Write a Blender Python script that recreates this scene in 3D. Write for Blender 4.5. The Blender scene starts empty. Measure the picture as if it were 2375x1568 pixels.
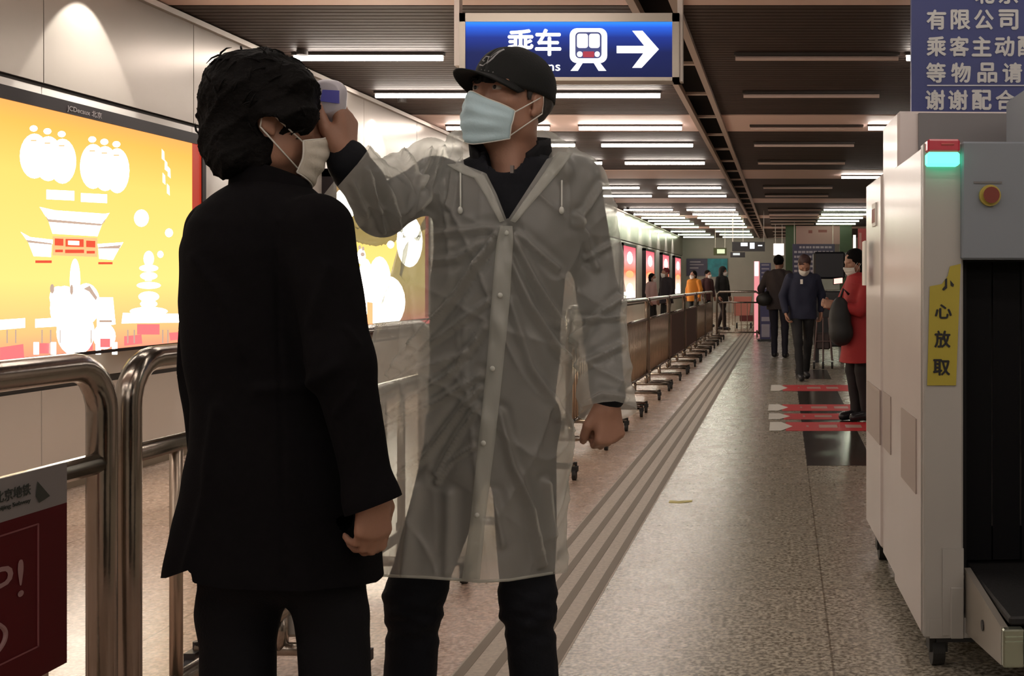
import bpy, math, random
import numpy as np
from mathutils import Vector, Matrix
from mathutils.bvhtree import BVHTree

random.seed(7); rng = np.random.RandomState(5)
S = bpy.context.scene; C = S.collection
CAMH = 1.25; F = 2600.0; VX, VY = 1818.0, 657.0

# ------------------------------------------------------------ camera, world, exposure
cd = bpy.data.cameras.new('camera'); cam = bpy.data.objects.new('camera', cd); C.objects.link(cam)
cam.location = (0, 0, CAMH); cam.rotation_euler = (math.pi/2, 0, 0)
cd.sensor_fit = 'HORIZONTAL'; cd.sensor_width = 36.0; cd.lens = 36.0*F/2375
cd.shift_x = -(VX-1187.5)/2375; cd.shift_y = -(784-VY)/2375
cd.clip_start = 0.05; cd.clip_end = 200
S.camera = cam
S.view_settings.view_transform = 'Standard'; S.view_settings.look = 'None'
S.view_settings.exposure = 0.40; S.view_settings.gamma = 1.0
try: S.view_settings.use_curve_mapping = False
except Exception: pass
W = bpy.data.worlds.new('world'); S.world = W; W.use_nodes = True
W.node_tree.nodes['Background'].inputs[0].default_value = (1.0, 0.88, 0.8, 1)
W.node_tree.nodes['Background'].inputs[1].default_value = 0.16
S.cycles.max_bounces = 8; S.cycles.transparent_max_bounces = 12
S.cycles.diffuse_bounces = 3; S.cycles.glossy_bounces = 3; S.cycles.transmission_bounces = 6
S.cycles.caustics_reflective = False; S.cycles.caustics_refractive = False
S.cycles.sample_clamp_indirect = 4.0
TUBE = 27.0       # emission of a lit ceiling tube
SPOT = 55.0       # watts of a wall washer

# ------------------------------------------------------------ helpers
def P(px, py, D): return np.array([(px-VX)/F*D, D, CAMH-(py-VY)/F*D])
def N(v):
    v = np.asarray(v, float); return v/np.linalg.norm(v)
def proj(V):
    return VX+F*V[:, 0]/V[:, 1], VY-F*(V[:, 2]-CAMH)/V[:, 1]

def srgb(r, g, b):
    f = lambda c: (c/255/12.92) if c/255 <= .04045 else ((c/255+.055)/1.055)**2.4
    return (f(r), f(g), f(b))

def mat(name, col, rough=.5, metal=0., emit=None, es=1., noise=0., nscale=30., bump=0., bscale=40., sheen=0., coat=0., spec=.5):
    m = bpy.data.materials.new(name); m.use_nodes = True
    nt = m.node_tree; b = nt.nodes['Principled BSDF']
    b.inputs['Base Color'].default_value = (*col, 1); b.inputs['Roughness'].default_value = rough
    b.inputs['Metallic'].default_value = metal
    b.inputs['Specular IOR Level'].default_value = spec
    if sheen: b.inputs['Sheen Weight'].default_value = sheen
    if coat: b.inputs['Coat Weight'].default_value = coat; b.inputs['Coat Roughness'].default_value = .15
    if emit: b.inputs['Emission Color'].default_value = (*emit, 1); b.inputs['Emission Strength'].default_value = es
    tc = nt.nodes.new('ShaderNodeTexCoord')
    if noise:
        n = nt.nodes.new('ShaderNodeTexNoise'); n.inputs['Scale'].default_value = nscale; n.inputs['Detail'].default_value = 5
        r = nt.nodes.new('ShaderNodeMapRange'); r.inputs['From Min'].default_value = .3; r.inputs['From Max'].default_value = .7
        r.inputs['To Min'].default_value = 1-noise; r.inputs['To Max'].default_value = 1+noise
        mx = nt.nodes.new('ShaderNodeVectorMath'); mx.operation = 'SCALE'; mx.inputs[0].default_value = col
        nt.links.new(tc.outputs['Object'], n.inputs['Vector']); nt.links.new(n.outputs['Fac'], r.inputs['Value'])
        nt.links.new(r.outputs[0], mx.inputs['Scale']); nt.links.new(mx.outputs[0], b.inputs['Base Color'])
    if bump:
        n = nt.nodes.new('ShaderNodeTexNoise'); n.inputs['Scale'].default_value = bscale; n.inputs['Detail'].default_value = 4
        bp = nt.nodes.new('ShaderNodeBump'); bp.inputs['Strength'].default_value = bump; bp.inputs['Distance'].default_value = .01
        nt.links.new(tc.outputs['Object'], n.inputs['Vector']); nt.links.new(n.outputs['Fac'], bp.inputs['Height'])
        nt.links.new(bp.outputs[0], b.inputs['Normal'])
    return m

class MB:
    def __init__(s): s.v = []; s.f = []; s.m = []; s.mi = 0
    def add(s, vs, fs):
        o = len(s.v); s.v += [tuple(map(float, p)) for p in vs]
        s.f += [tuple(o+i for i in f) for f in fs]; s.m += [s.mi]*len(fs); return s
    def box(s, lo, hi, bev=0):
        x0, y0, z0 = lo; x1, y1, z1 = hi
        if x0 > x1: x0, x1 = x1, x0
        if y0 > y1: y0, y1 = y1, y0
        if z0 > z1: z0, z1 = z1, z0
        if not bev:
            return s.add([(x0,y0,z0),(x1,y0,z0),(x1,y1,z0),(x0,y1,z0),(x0,y0,z1),(x1,y0,z1),(x1,y1,z1),(x0,y1,z1)],
                     [(0,3,2,1),(4,5,6,7),(0,1,5,4),(1,2,6,5),(2,3,7,6),(3,0,4,7)])
        b = bev; vs = []; 
        for z, e in ((z0, b), (z0+b, 0), (z1-b, 0), (z1, b)):
            vs += [(x0+b, y0+e, z), (x1-b, y0+e, z), (x1-e, y0+b, z), (x1-e, y1-b, z), (x1-b, y1-e, z), (x0+b, y1-e, z), (x0+e, y1-b, z), (x0+e, y0+b, z)]
        fs = [tuple(reversed(range(8))), tuple(range(24, 32))]
        for l in range(3):
            for i in range(8): j = (i+1) % 8; fs.append((l*8+i, l*8+j, l*8+8+j, l*8+8+i))
        return s.add(vs, fs)
    def obox(s, c, ax, hs):      # oriented box: centre, 3 axes, half sizes
        c = np.array(c); A = [N(a)*h for a, h in zip(ax, hs)]
        vs = [c+sx*A[0]+sy*A[1]+sz*A[2] for sz in (-1, 1) for sx, sy in ((-1,-1),(1,-1),(1,1),(-1,1))]
        return s.add(vs, [(0,3,2,1),(4,5,6,7),(0,1,5,4),(1,2,6,5),(2,3,7,6),(3,0,4,7)])
    def tube(s, pts, r, n=12, cap=True, flat=None):
        pts = [np.array(p, float) for p in pts]; rs = r if hasattr(r, '__len__') else [r]*len(pts)
        T = [N(pts[min(i+1, len(pts)-1)]-pts[max(i-1, 0)]) for i in range(len(pts))]
        u = N(np.cross(T[0], (0, 0, 1) if abs(T[0][2]) < .9 else (1, 0, 0))); vs = []
        for p, t, rr in zip(pts, T, rs):
            u = N(u-t*np.dot(u, t)); w = np.cross(t, u)
            for k in range(n):
                a = 2*math.pi*k/n; vs.append(p+rr*(u*math.cos(a)+w*math.sin(a)*(flat or 1)))
        fs = []
        for i in range(len(pts)-1):
            for k in range(n): j = (k+1) % n; fs.append((i*n+k, i*n+j, (i+1)*n+j, (i+1)*n+k))
        if cap: fs += [tuple(reversed(range(n))), tuple(range((len(pts)-1)*n, len(pts)*n))]
        return s.add(vs, fs)
    def poly(s, pts): return s.add(pts, [tuple(range(len(pts)))])
    def prism(s, pts, d):        # polygon extruded by vector d
        n = len(pts); d = np.array(d); a = [np.array(p) for p in pts]
        return s.add(a+[p+d for p in a], [tuple(reversed(range(n))), tuple(range(n, 2*n))]+[(i, (i+1) % n, n+(i+1) % n, n+i) for i in range(n)])
    def grid(s, G):              # G: rows of points
        r = len(G); c = len(G[0])
        return s.add([p for row in G for p in row], [(i*c+j, i*c+j+1, (i+1)*c+j+1, (i+1)*c+j) for i in range(r-1) for j in range(c-1)])
    def ball(s, c, r, n=12, m=8, R=None):
        r = np.array(r if hasattr(r, '__len__') else [r]*3, float); G = []
        for i in range(m+1):
            th = math.pi*i/m; row = []
            for j in range(n+1):
                a = 2*math.pi*j/n; d = np.array([math.sin(th)*math.cos(a), math.sin(th)*math.sin(a), math.cos(th)])*r
                row.append(np.array(c)+(R@d if R is not None else d))
            G.append(row)
        return s.grid(G)
    def text(s, body, o, ux, uy, w=None, h=None, bold=0.0, th=0.0):
        V, Fc = glyphs(body, 0); lo = V.min(0); sz = V.max(0)-lo
        sx = (w/sz[0]) if w else h/sz[1]; sy = (h/sz[1]) if h else sx
        o = np.array(o, float); ux = N(ux); uy = N(uy); nn = np.cross(ux, uy); e = bold*1.1*sy
        for k, (a, b) in enumerate(((0, 0), (-e, 0), (e, 0), (0, -e), (0, e)) if bold else ((0, 0),)):
            s.add([o+nn*.0003*k+ux*((v[0]-lo[0])*sx+a)+uy*((v[1]-lo[1])*sy+b) for v in V], Fc)
        return s

_g = {}
def glyphs(body, bold):
    if (body, bold) in _g: return _g[(body, bold)]
    cu = bpy.data.curves.new('lettering', 'FONT'); cu.body = body; cu.offset = bold; cu.resolution_u = 3; cu.fill_mode = 'FRONT'
    o = bpy.data.objects.new('lettering', cu); C.objects.link(o); bpy.context.view_layer.update()
    me = bpy.data.meshes.new_from_object(o.evaluated_get(bpy.context.evaluated_depsgraph_get()))
    V = np.array([v.co[:2] for v in me.vertices]); Fc = [tuple(p.vertices) for p in me.polygons]
    bpy.data.objects.remove(o); bpy.data.curves.remove(cu); bpy.data.meshes.remove(me)
    _g[(body, bold)] = (V, Fc); return V, Fc

def wloc(o):
    l = np.zeros(3)
    while o is not None: l += np.array(o.location); o = o.parent
    return l
def obj(name, mb, mats, parent=None, smooth=False, local=False, solid=0, weld=False):
    me = bpy.data.meshes.new(name)
    V = np.array(mb.v, float)
    if parent is not None and not local: V = V-wloc(parent)
    me.from_pydata(V.tolist(), [], mb.f)
    for m in (mats if isinstance(mats, (list, tuple)) else [mats]): me.materials.append(m)
    me.polygons.foreach_set('material_index', mb.m)
    if smooth: me.polygons.foreach_set('use_smooth', [True]*len(mb.f))
    me.update()
    o = bpy.data.objects.new(name, me); C.objects.link(o)
    if parent is not None: o.parent = parent
    if solid:
        md = o.modifiers.new('thickness', 'SOLIDIFY'); md.thickness = solid; md.offset = 0
    return o
def nobj(name, V, Fc, m, parent, smooth=True, solid=0):
    mb = MB(); mb.v = [tuple(p) for p in np.asarray(V).tolist()]; mb.f = [tuple(f) for f in np.asarray(Fc).tolist()]; mb.m = [0]*len(mb.f)
    return obj(name, mb, m, parent, smooth, solid=solid)
def tag(o, label, cat, group=None):
    o['label'] = label; o['category'] = cat
    if group: o['group'] = group
    return o
def thing(name, label, cat, loc=(0, 0, 0), rz=0, group=None):
    o = bpy.data.objects.new(name, None); C.objects.link(o); o.empty_display_size = .1
    o.location = tuple(loc); o.rotation_euler = (0, 0, rz); return tag(o, label, cat, group)
def struct(name, mb, m, smooth=False):
    o = obj(name, mb, m, None, smooth); o['kind'] = 'structure'; return o
def dup(root, loc, label, rz=None):
    r = root.copy(); C.objects.link(r); r.location = tuple(loc); r['label'] = label
    if rz is not None: r.rotation_euler = (0, 0, rz)
    for ch in list(root.children):
        c = ch.copy(); C.objects.link(c); c.parent = r
        for g in list(ch.children):
            d = g.copy(); C.objects.link(d); d.parent = c
    return r

# ------------------------------------------------------------ implicit surfaces for bodies and cloth
class SDF:
    def __init__(s, lo, hi, h):
        s.h = h; s.lo = np.array(lo, float); n = np.ceil((np.array(hi)-s.lo)/h).astype(int)+1
        s.ax = [(s.lo[i]+h*np.arange(n[i])).astype(np.float32) for i in range(3)]
        s.F = np.full(n, .5, np.float32)
    def _w(s, lo, hi, pad):
        sl = []
        for i in range(3):
            a = int(max(0, math.floor((lo[i]-pad-s.lo[i])/s.h))); b = int(min(s.F.shape[i], math.ceil((hi[i]+pad-s.lo[i])/s.h)+1))
            if b <= a: return None, None
            sl.append(slice(a, b))
        return tuple(sl), (s.ax[0][sl[0]][:, None, None], s.ax[1][sl[1]][None, :, None], s.ax[2][sl[2]][None, None, :])
    def _put(s, sl, d, k, sub=False):
        A = s.F[sl]
        if sub:
            d = -d
            if k > 0: h = np.maximum(k-np.abs(A-d), 0)/k; s.F[sl] = np.maximum(A, d)+h*h*k/4
            else: s.F[sl] = np.maximum(A, d)
            return
        if k > 0:
            h = np.maximum(k-np.abs(A-d), 0)/k; s.F[sl] = np.minimum(A, d)-h*h*k/4
        else: s.F[sl] = np.minimum(A, d)
    def cone(s, a, b, ra, rb, k=.01, sub=False):
        a = np.array(a, float); b = np.array(b, float); m = max(ra, rb)
        sl, X = s._w(np.minimum(a, b)-m, np.maximum(a, b)+m, k+.02)
        if sl is None: return s
        ba = b-a; L = float(ba@ba)+1e-9
        t = np.clip(((X[0]-a[0])*ba[0]+(X[1]-a[1])*ba[1]+(X[2]-a[2])*ba[2])/L, 0, 1)
        d = np.sqrt((X[0]-a[0]-t*ba[0])**2+(X[1]-a[1]-t*ba[1])**2+(X[2]-a[2]-t*ba[2])**2)-(ra+(rb-ra)*t)
        s._put(sl, d.astype(np.float32), k, sub); return s
    def path(s, pts, rs, k=.01):
        for i in range(len(pts)-1): s.cone(pts[i], pts[i+1], rs[i], rs[i+1], k)
        return s
    def ell(s, c, r, k=.01, R=None, sub=False):
        c = np.array(c, float); r = np.array(r if hasattr(r, '__len__') else [r]*3, float); m = r.max()
        sl, X = s._w(c-m, c+m, k+.02)
        if sl is None: return s
        q = [X[i]-c[i] for i in range(3)]
        if R is not None: q = [R[0][i]*q[0]+R[1][i]*q[1]+R[2][i]*q[2] for i in range(3)]
        k0 = np.sqrt((q[0]/r[0])**2+(q[1]/r[1])**2+(q[2]/r[2])**2)
        k1 = np.sqrt((q[0]/r[0]**2)**2+(q[1]/r[1]**2)**2+(q[2]/r[2]**2)**2)+1e-6
        s._put(sl, (k0*(k0-1)/k1).astype(np.float32), k, sub); return s
    def loft(s, rows, k=.02, p=2.3):        # rows: (z, cx, cy, rx, ry) any order
        rows = sorted(rows); z = np.array([r[0] for r in rows]); M = np.array(rows)
        lo = [(M[:, 1]-M[:, 3]).min(), (M[:, 2]-M[:, 4]).min(), z[0]]; hi = [(M[:, 1]+M[:, 3]).max(), (M[:, 2]+M[:, 4]).max(), z[-1]]
        sl, X = s._w(lo, hi, k+.02); zz = s.ax[2][sl[2]]
        g = [np.interp(zz, z, M[:, i])[None, None, :] for i in range(1, 5)]
        d = ((np.abs((X[0]-g[0])/g[2])**p+np.abs((X[1]-g[1])/g[3])**p)**(1/p)-1)*np.minimum(g[2], g[3])
        d = np.maximum(d, np.maximum(z[0]-X[2], X[2]-z[-1]))
        s._put(sl, d.astype(np.float32), k); return s
    def mesh(s):
        f = s.F; f = f.copy(); f[0] = f[-1] = .5; f[:, 0] = f[:, -1] = .5; f[:, :, 0] = f[:, :, -1] = .5
        I = f < 0; n = np.array(f.shape)
        c = [I[a:n[0]-1+a, b:n[1]-1+b, e:n[2]-1+e] for a in (0, 1) for b in (0, 1) for e in (0, 1)]
        allv = c[0].copy(); anyv = c[0].copy()
        for q in c[1:]: allv &= q; anyv |= q
        cell = np.argwhere(anyv & ~allv); idx = -np.ones(anyv.shape, np.int32); idx[tuple(cell.T)] = np.arange(len(cell))
        acc = np.zeros((len(cell), 3)); cnt = np.zeros(len(cell))
        for ax in range(3):
            o1, o2 = [i for i in range(3) if i != ax]
            for a in (0, 1):
                for b in (0, 1):
                    p = cell.copy(); p[:, o1] += a; p[:, o2] += b; q = p.copy(); q[:, ax] += 1
                    fp = f[tuple(p.T)]; fq = f[tuple(q.T)]; m = (fp < 0) != (fq < 0)
                    t = fp[m]/(fp[m]-fq[m]); pt = p[m].astype(float); pt[:, ax] += t
                    acc[m] += pt; cnt[m] += 1
        V = s.lo+acc/cnt[:, None]*s.h; Q = []
        for ax in range(3):
            o1, o2 = [(1, 2), (2, 0), (0, 1)][ax]
            A = np.moveaxis(I, ax, 0); e = np.argwhere(A[:-1] != A[1:])
            e = np.stack([e[:, 0], e[:, 1], e[:, 2]], 1)
            rest = [i for i in range(3) if i != ax]
            E = np.zeros_like(e); E[:, ax] = e[:, 0]; E[:, rest[0]] = e[:, 1]; E[:, rest[1]] = e[:, 2]
            E = E[(E[:, o1] > 0) & (E[:, o2] > 0)]
            sg = I[tuple(E.T)]
            def ci(d1, d2):
                g = E.copy(); g[:, o1] -= d1; g[:, o2] -= d2; return idx[tuple(g.T)]
            q = np.stack([ci(1, 1), ci(0, 1), ci(0, 0), ci(1, 0)], 1)
            q[~sg] = q[~sg][:, ::-1]; Q.append(q)
        Q = np.concatenate(Q); Q = Q[(Q >= 0).all(1)]
        return V, Q
def vnormals(V, Q):
    n = np.zeros_like(V); a = V[Q[:, 0]]; 
    fn = np.cross(V[Q[:, 2]]-a, (V[Q[:, 3]] if Q.shape[1] == 4 else V[Q[:, 1]])-V[Q[:, 1]]) if Q.shape[1] == 4 else np.cross(V[Q[:, 1]]-a, V[Q[:, 2]]-a)
    for i in range(Q.shape[1]): np.add.at(n, Q[:, i], fn)
    return n/(np.linalg.norm(n, axis=1)[:, None]+1e-12)
def relax(V, Q, it=2, w=.5):
    for _ in range(it):
        a = np.zeros_like(V); c = np.zeros(len(V))
        for i in range(4):
            j = Q[:, (i+1) % 4]; np.add.at(a, Q[:, i], V[j]); np.add.at(c, Q[:, i], 1)
        V = V*(1-w)+w*a/np.maximum(c, 1)[:, None]
    return V
def tris(Q): return np.concatenate([Q[:, [0, 1, 2]], Q[:, [0, 2, 3]]])
def clip(V, T, f):                     # keep f > 0 with a clean edge
    s = f[T] > 0; n = s.sum(1); out = [T[n == 3]]; nv = []; cache = {}; base = len(V); ex = []
    def cut(a, b):
        key = (min(a, b), max(a, b))
        if key not in cache:
            t = f[a]/(f[a]-f[b]); cache[key] = base+len(nv); nv.append(V[a]+(V[b]-V[a])*t)
        return cache[key]
    for t, q in zip(T[(n > 0) & (n < 3)], s[(n > 0) & (n < 3)]):
        if q.sum() == 1:
            i = int(np.argmax(q)); a, b, c = t[i], t[(i+1) % 3], t[(i+2) % 3]; ex.append((a, cut(a, b), cut(a, c)))
        else:
            i = int(np.argmin(q)); a, b, c = t[i], t[(i+1) % 3], t[(i+2) % 3]
            x, y = cut(b, a), cut(c, a); ex += [(b, c, x), (c, y, x)]
    T2 = np.concatenate(out+([np.array(ex)] if ex else [])); V2 = np.concatenate([V, np.array(nv)]) if nv else V
    u, inv = np.unique(T2, return_inverse=True); return V2[u], inv.reshape(T2.shape)
def segd(x, y, pl):
    d = np.full(len(x), 1e9)
    for (ax, ay), (bx, by) in zip(pl[:-1], pl[1:]):
        L = (bx-ax)**2+(by-ay)**2; t = np.clip(((x-ax)*(bx-ax)+(y-ay)*(by-ay))/L, 0, 1)
        d = np.minimum(d, np.hypot(x-ax-t*(bx-ax), y-ay-t*(by-ay)))
    return d
def polyd(x, y, pg):                   # signed distance to polygon, negative inside
    d = segd(x, y, list(pg)+[pg[0]]); ins = np.zeros(len(x), bool)
    for (ax, ay), (bx, by) in zip(pg, list(pg[1:])+[pg[0]]):
        c = ((ay > y) != (by > y)) & (x < (bx-ax)*(y-ay)/((by-ay) if by != ay else 1e-9)+ax); ins ^= c
    return np.where(ins, -d, d)
def bvh(V, T): return BVHTree.FromPolygons([tuple(p) for p in V.tolist()], [tuple(t) for t in T.tolist()])
def hit(B, px, py, off=.004, D0=2.6):
    d = P(px, py, 1)-np.array([0, 0, CAMH]); d = N(d)
    r = B.ray_cast(Vector((0, 0, CAMH)), Vector(d))
    if r[0] is None: return P(px, py, D0)
    return np.array(r[0])-d*off
def swave(V, s, seed):                 # cheap smooth noise
    r = np.random.RandomState(seed); o = np.zeros(len(V))
    for i in range(6):
        k = r.normal(size=3)*s; o += np.sin(V@k+r.rand()*6.28)
    return o/6

def crease(V, sr, n, seed, p=6):      # sharp random fold lines
    r = np.random.RandomState(seed); o = np.zeros(len(V))
    for i in range(n):
        k = N(r.normal(size=3))*r.uniform(*sr); m = np.clip(swave(V, 7, seed+50+i)*2.2+.35, 0, 1)
        o += (1-np.abs(np.sin(V@k+swave(V, 9, seed+i)*2.5+r.rand()*6)))**p*m
    return o
def hand(s, w, a, n, right, curls, thumb, sc=1., k=.006):
    a = N(a); n = N(np.array(n)-a*np.dot(n, a)); t = np.cross(a, n) if right else np.cross(n, a)
    offs = (.027, .009, -.009, -.026); KL = (.083, .086, .082, .074)
    PL = ((.040, .024, .020), (.044, .028, .021), (.041, .026, .020), (.032, .020, .018)); w = np.array(w)
    for i in range(4):
        K = w+sc*(a*KL[i]+t*offs[i]); s.cone(w+sc*t*offs[i]*.55, K, .0155*sc, .0125*sc, .012)
        p = K; ang = 0; r = .0098*sc if i < 3 else .0085*sc
        for j in range(3):
            ang += curls[i][j] if hasattr(curls[0], '__len__') else curls[j]
            d = a*math.cos(ang)+n*math.sin(ang); q = p+d*PL[i][j]*sc
            s.cone(p, q, r, r*.92, .003 if j else .006); p = q; r *= .92
    p = w+sc*(a*.018+t*.026+n*.006); r = .0155*sc
    for j, (c, L) in enumerate(zip(thumb, (.036, .032, .026))):
        d = N(a*c[0]+n*c[1]+t*c[2]); q = p+d*L*sc; s.cone(p, q, r, r*.85, .01 if j == 0 else .003); p = q; r *= .85
    return t

def frame(f, up=(0, 0, 1)):
    f = N(f); r = N(np.cross(f, up)); u = np.cross(r, f); return np.stack([r, f, u], 1)
def head(s, c, R, sc=1., ear=True, k=.012):
    L = lambda x, y, z: np.array(c)+R@(np.array([x, y, z])*sc)
    E = lambda p, r, kk=k, sub=False: s.ell(L(*p), np.array(r)*sc, kk, R, sub)
    E((0, -.015, .03), (.077, .097, .088)); E((0, .022, -.035), (.063, .072, .082), .03)
    E((0, .058, -.094), (.030, .026, .021), .03)
    for x in (-1, 1):
        E((x*.042, .058, -.022), (.024, .024, .02), .02); E((x*.05, .01, -.07), (.018, .035, .028), .03)
        E((x*.031, .104, .004), (.019, .018, .012), .012, True)
        s.cone(L(x*.012, .088, .021), L(x*.052, .072, .022), .009*sc, .007*sc, .012)
        E((x*.031, .079, .011), (.016, .014, .006), .004)
        E((x*.031, .079, -.004), (.016, .013, .005), .004)
        if ear:
            E((x*.079, -.012, -.008), (.007, .019, .032), .006); E((x*.086, -.006, -.004), (.005, .010, .018), .004, True)
            E((x*.078, -.002, -.035), (.006, .009, .010), .004)
    s.cone(L(0, .092, .006), L(0, .112, -.032), .0085*sc, .012*sc, .012)
    for x in (-1, 1): E((x*.012, .102, -.036), (.009, .011, .008), .006)
    E((0, .094, -.060), (.024, .010, .006), .006); E((0, .092, -.070), (.020, .010, .007), .006)
    return L

# ------------------------------------------------------------ materials
skin = mat('skin', (.36, .19, .13), .5, noise=.06, nscale=25, bump=.08, bscale=200)
skin_red = mat('reddish_skin', (.32, .13, .10), .5, noise=.08, nscale=30)
black_wool = mat('black_wool', (.0045, .004, .005), .9, noise=.15, nscale=60, bump=.15, bscale=350, sheen=.0, spec=.1)
dark_trouser = mat('dark_trouser_cloth', (.005, .005, .007), .85, bump=.2, bscale=200, spec=.2)
navy_cloth = mat('navy_cloth', (.005, .006, .010), .8, bump=.2, bscale=90, spec=.25)
black_cloth = mat('black_cloth', (.005, .005, .007), .75, bump=.15, bscale=150, spec=.25)
hair_m = mat('black_hair', (.0035, .003, .003), .7, noise=.3, nscale=40, bump=.5, bscale=120, spec=.12)
rubber = mat('black_rubber', (.02, .02, .02), .6)
steel = mat('brushed_steel', (.36, .32, .28), .2, 1., noise=.06, nscale=15, bump=.03, bscale=80)
steel_w = mat('warm_steel', (.55, .45, .36), .33, 1., noise=.08, nscale=12)
alu = mat('aluminium_trim', (.55, .50, .45), .4, .7)
white_pl = mat('white_plastic', (.7, .68, .68), .35)
black_pl = mat('black_plastic', (.015, .015, .018), .35)
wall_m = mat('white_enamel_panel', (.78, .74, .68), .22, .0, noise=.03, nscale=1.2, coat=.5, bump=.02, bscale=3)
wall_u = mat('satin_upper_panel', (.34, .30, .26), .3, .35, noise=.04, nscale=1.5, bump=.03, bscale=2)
seam_m = mat('dark_seam', (.05, .045, .04), .7)
white_cloth = mat('mask_white', (.75, .73, .68), .8, bump=.1, bscale=200)

def floor_mat():
    m = bpy.data.materials.new('polished_granite_floor'); m.use_nodes = True; nt = m.node_tree; b = nt.nodes['Principled BSDF']; Ln = nt.links
    tc = nt.nodes.new('ShaderNodeTexCoord'); sep = nt.nodes.new('ShaderNodeSeparateXYZ'); Ln.new(tc.outputs['Object'], sep.inputs[0])
    def noise(sc, det=4):
        n = nt.nodes.new('ShaderNodeTexNoise'); n.inputs['Scale'].default_value = sc; n.inputs['Detail'].default_value = det; Ln.new(tc.outputs['Object'], n.inputs['Vector']); return n
    def ramp(src, p0, c0, p1, c1):
        r = nt.nodes.new('ShaderNodeValToRGB'); r.color_ramp.elements[0].position = p0; r.color_ramp.elements[0].color = (*c0, 1)
        r.color_ramp.elements[1].position = p1; r.color_ramp.elements[1].color = (*c1, 1); Ln.new(src, r.inputs[0]); return r
    def mix(f, a, bb, mode='MIX'):
        x = nt.nodes.new('ShaderNodeMix'); x.data_type = 'RGBA'; x.blend_type = mode
        if isinstance(f, float): x.inputs[0].default_value = f
        else: Ln.new(f, x.inputs[0])
        for s_, i in ((a, 6), (bb, 7)):
            if isinstance(s_, tuple): x.inputs[i].default_value = (*s_, 1)
            else: Ln.new(s_, x.inputs[i])
        return x.outputs[2]
    sp = noise(62, 2); sp2 = noise(24, 3)
    right = ramp(sp.outputs['Fac'], .40, (.21, .18, .14), .60, (.62, .56, .46))
    left = ramp(sp.outputs['Fac'], .40, (.40, .27, .21), .60, (.72, .54, .44))  # pinker paving of its own, with the light box glow tinted in too
    side = nt.nodes.new('ShaderNodeMath'); side.operation = 'LESS_THAN'; Ln.new(sep.outputs['X'], side.inputs[0]); side.inputs[1].default_value = -1.04
    col = mix(side.outputs[0], right.outputs[0], left.outputs[0])
    bl = ramp(sp2.outputs['Fac'], .35, (.82, .82, .82), .65, (1.12, 1.12, 1.12)); col = mix(1.0, col, bl.outputs[0], 'MULTIPLY')
    br = nt.nodes.new('ShaderNodeTexBrick'); br.offset = 0; br.inputs['Scale'].default_value = 1; br.inputs['Brick Width'].default_value = 1.2; br.inputs['Row Height'].default_value = 1.2
    br.inputs['Mortar Size'].default_value = .004; br.inputs['Color1'].default_value = (1, 1, 1, 1); br.inputs['Color2'].default_value = (.9, .92, .9, 1); br.inputs['Mortar'].default_value = (.45, .42, .38, 1)
    mp = nt.nodes.new('ShaderNodeMapping'); mp.inputs['Location'].default_value = (-.16, .22, 0); Ln.new(tc.outputs['Object'], mp.inputs[0]); Ln.new(mp.outputs[0], br.inputs['Vector'])
    col = mix(1.0, col, br.outputs['Color'], 'MULTIPLY')
    Ln.new(col, b.inputs['Base Color']); b.inputs['Roughness'].default_value = .2
    rn = noise(6, 3); rr = nt.nodes.new('ShaderNodeMapRange'); rr.inputs['To Min'].default_value = .22; rr.inputs['To Max'].default_value = .32; Ln.new(rn.outputs['Fac'], rr.inputs['Value']); Ln.new(rr.outputs[0], b.inputs['Roughness'])
    return m
floor_m = floor_mat()
dark_stone = mat('dark_granite', (.055, .048, .040), .18, noise=.5, nscale=90)
groove_m = mat('dark_groove', (.26, .215, .17), .6, spec=.3)

# ------------------------------------------------------------ the hall
XL, XR, YB, YF, HC = -4.35, 7.5, -7.0, 48.0, 3.2
struct('floor', MB().box((XL-.1, YB, -.2), (XR, YF, 0)), floor_m)
g = MB()
for y0, y1 in ((7.68, 13.75), (14.6, 16.2)): g.box((.16, y0, 0), (.62, y1, .002))
struct('trim_1', g, dark_stone)
g = MB()
for x in (-1.035, -.935, -.845, -.754): g.box((x-.017, .5, 0), (x+.017, 44, .0022))
struct('trim_2', g, groove_m); struct('trim_6', MB().box((-1.06, .5, 0), (-.73, 44, .0012)), mat('tactile_strip_stone', (.50, .42, .34), .5, noise=.15, nscale=60))
# left wall: lower enamel panels, upper satin panels, with dark joints between
g = MB(); g.box((XL-.12, YB, 0), (XL-.012, YF, HC)); struct('wall_left', g, seam_m)
lo_, up_ = MB(), MB(); y = 6.57-1.67*9
while y < YF-.1:
    y1 = min(y+1.67, YF)
    lo_.box((XL-.02, y+.004, .15), (XL, y1-.004, .62)); lo_.box((XL-.02, y+.004, .665), (XL, y1-.004, 2.40))
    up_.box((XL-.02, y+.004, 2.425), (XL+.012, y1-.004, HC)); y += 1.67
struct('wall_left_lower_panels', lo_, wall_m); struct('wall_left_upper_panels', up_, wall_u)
struct('baseboard_left', MB().box((XL-.02, YB, 0), (XL+.004, YF, .045)).box((XL-.02, YB, .055), (XL+.008, YF, .14)), mat('baseboard_metal', (.30, .26, .20), .35, .5))
struct('trim_3', MB().box((XL-.02, YB, HC-.05), (XL+.05, YF, HC-.01)), alu)
struct('wall_right', MB().box((XR, YB, 0), (XR+.1, YF, HC+.3)), wall_m)
back_m = mat('grey_back_wall', (.42, .40, .36), .5, noise=.05, nscale=2)
struct('wall_far', MB().box((XL, YF, 0), (XR, YF+.1, HC+.3)).box((XL, YF-.02, 1.95), (XR, YF, 1.99)), back_m)
struct('wall_near', MB().box((XL, YB-.1, 0), (XR, YB, HC+.3)), back_m)
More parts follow.
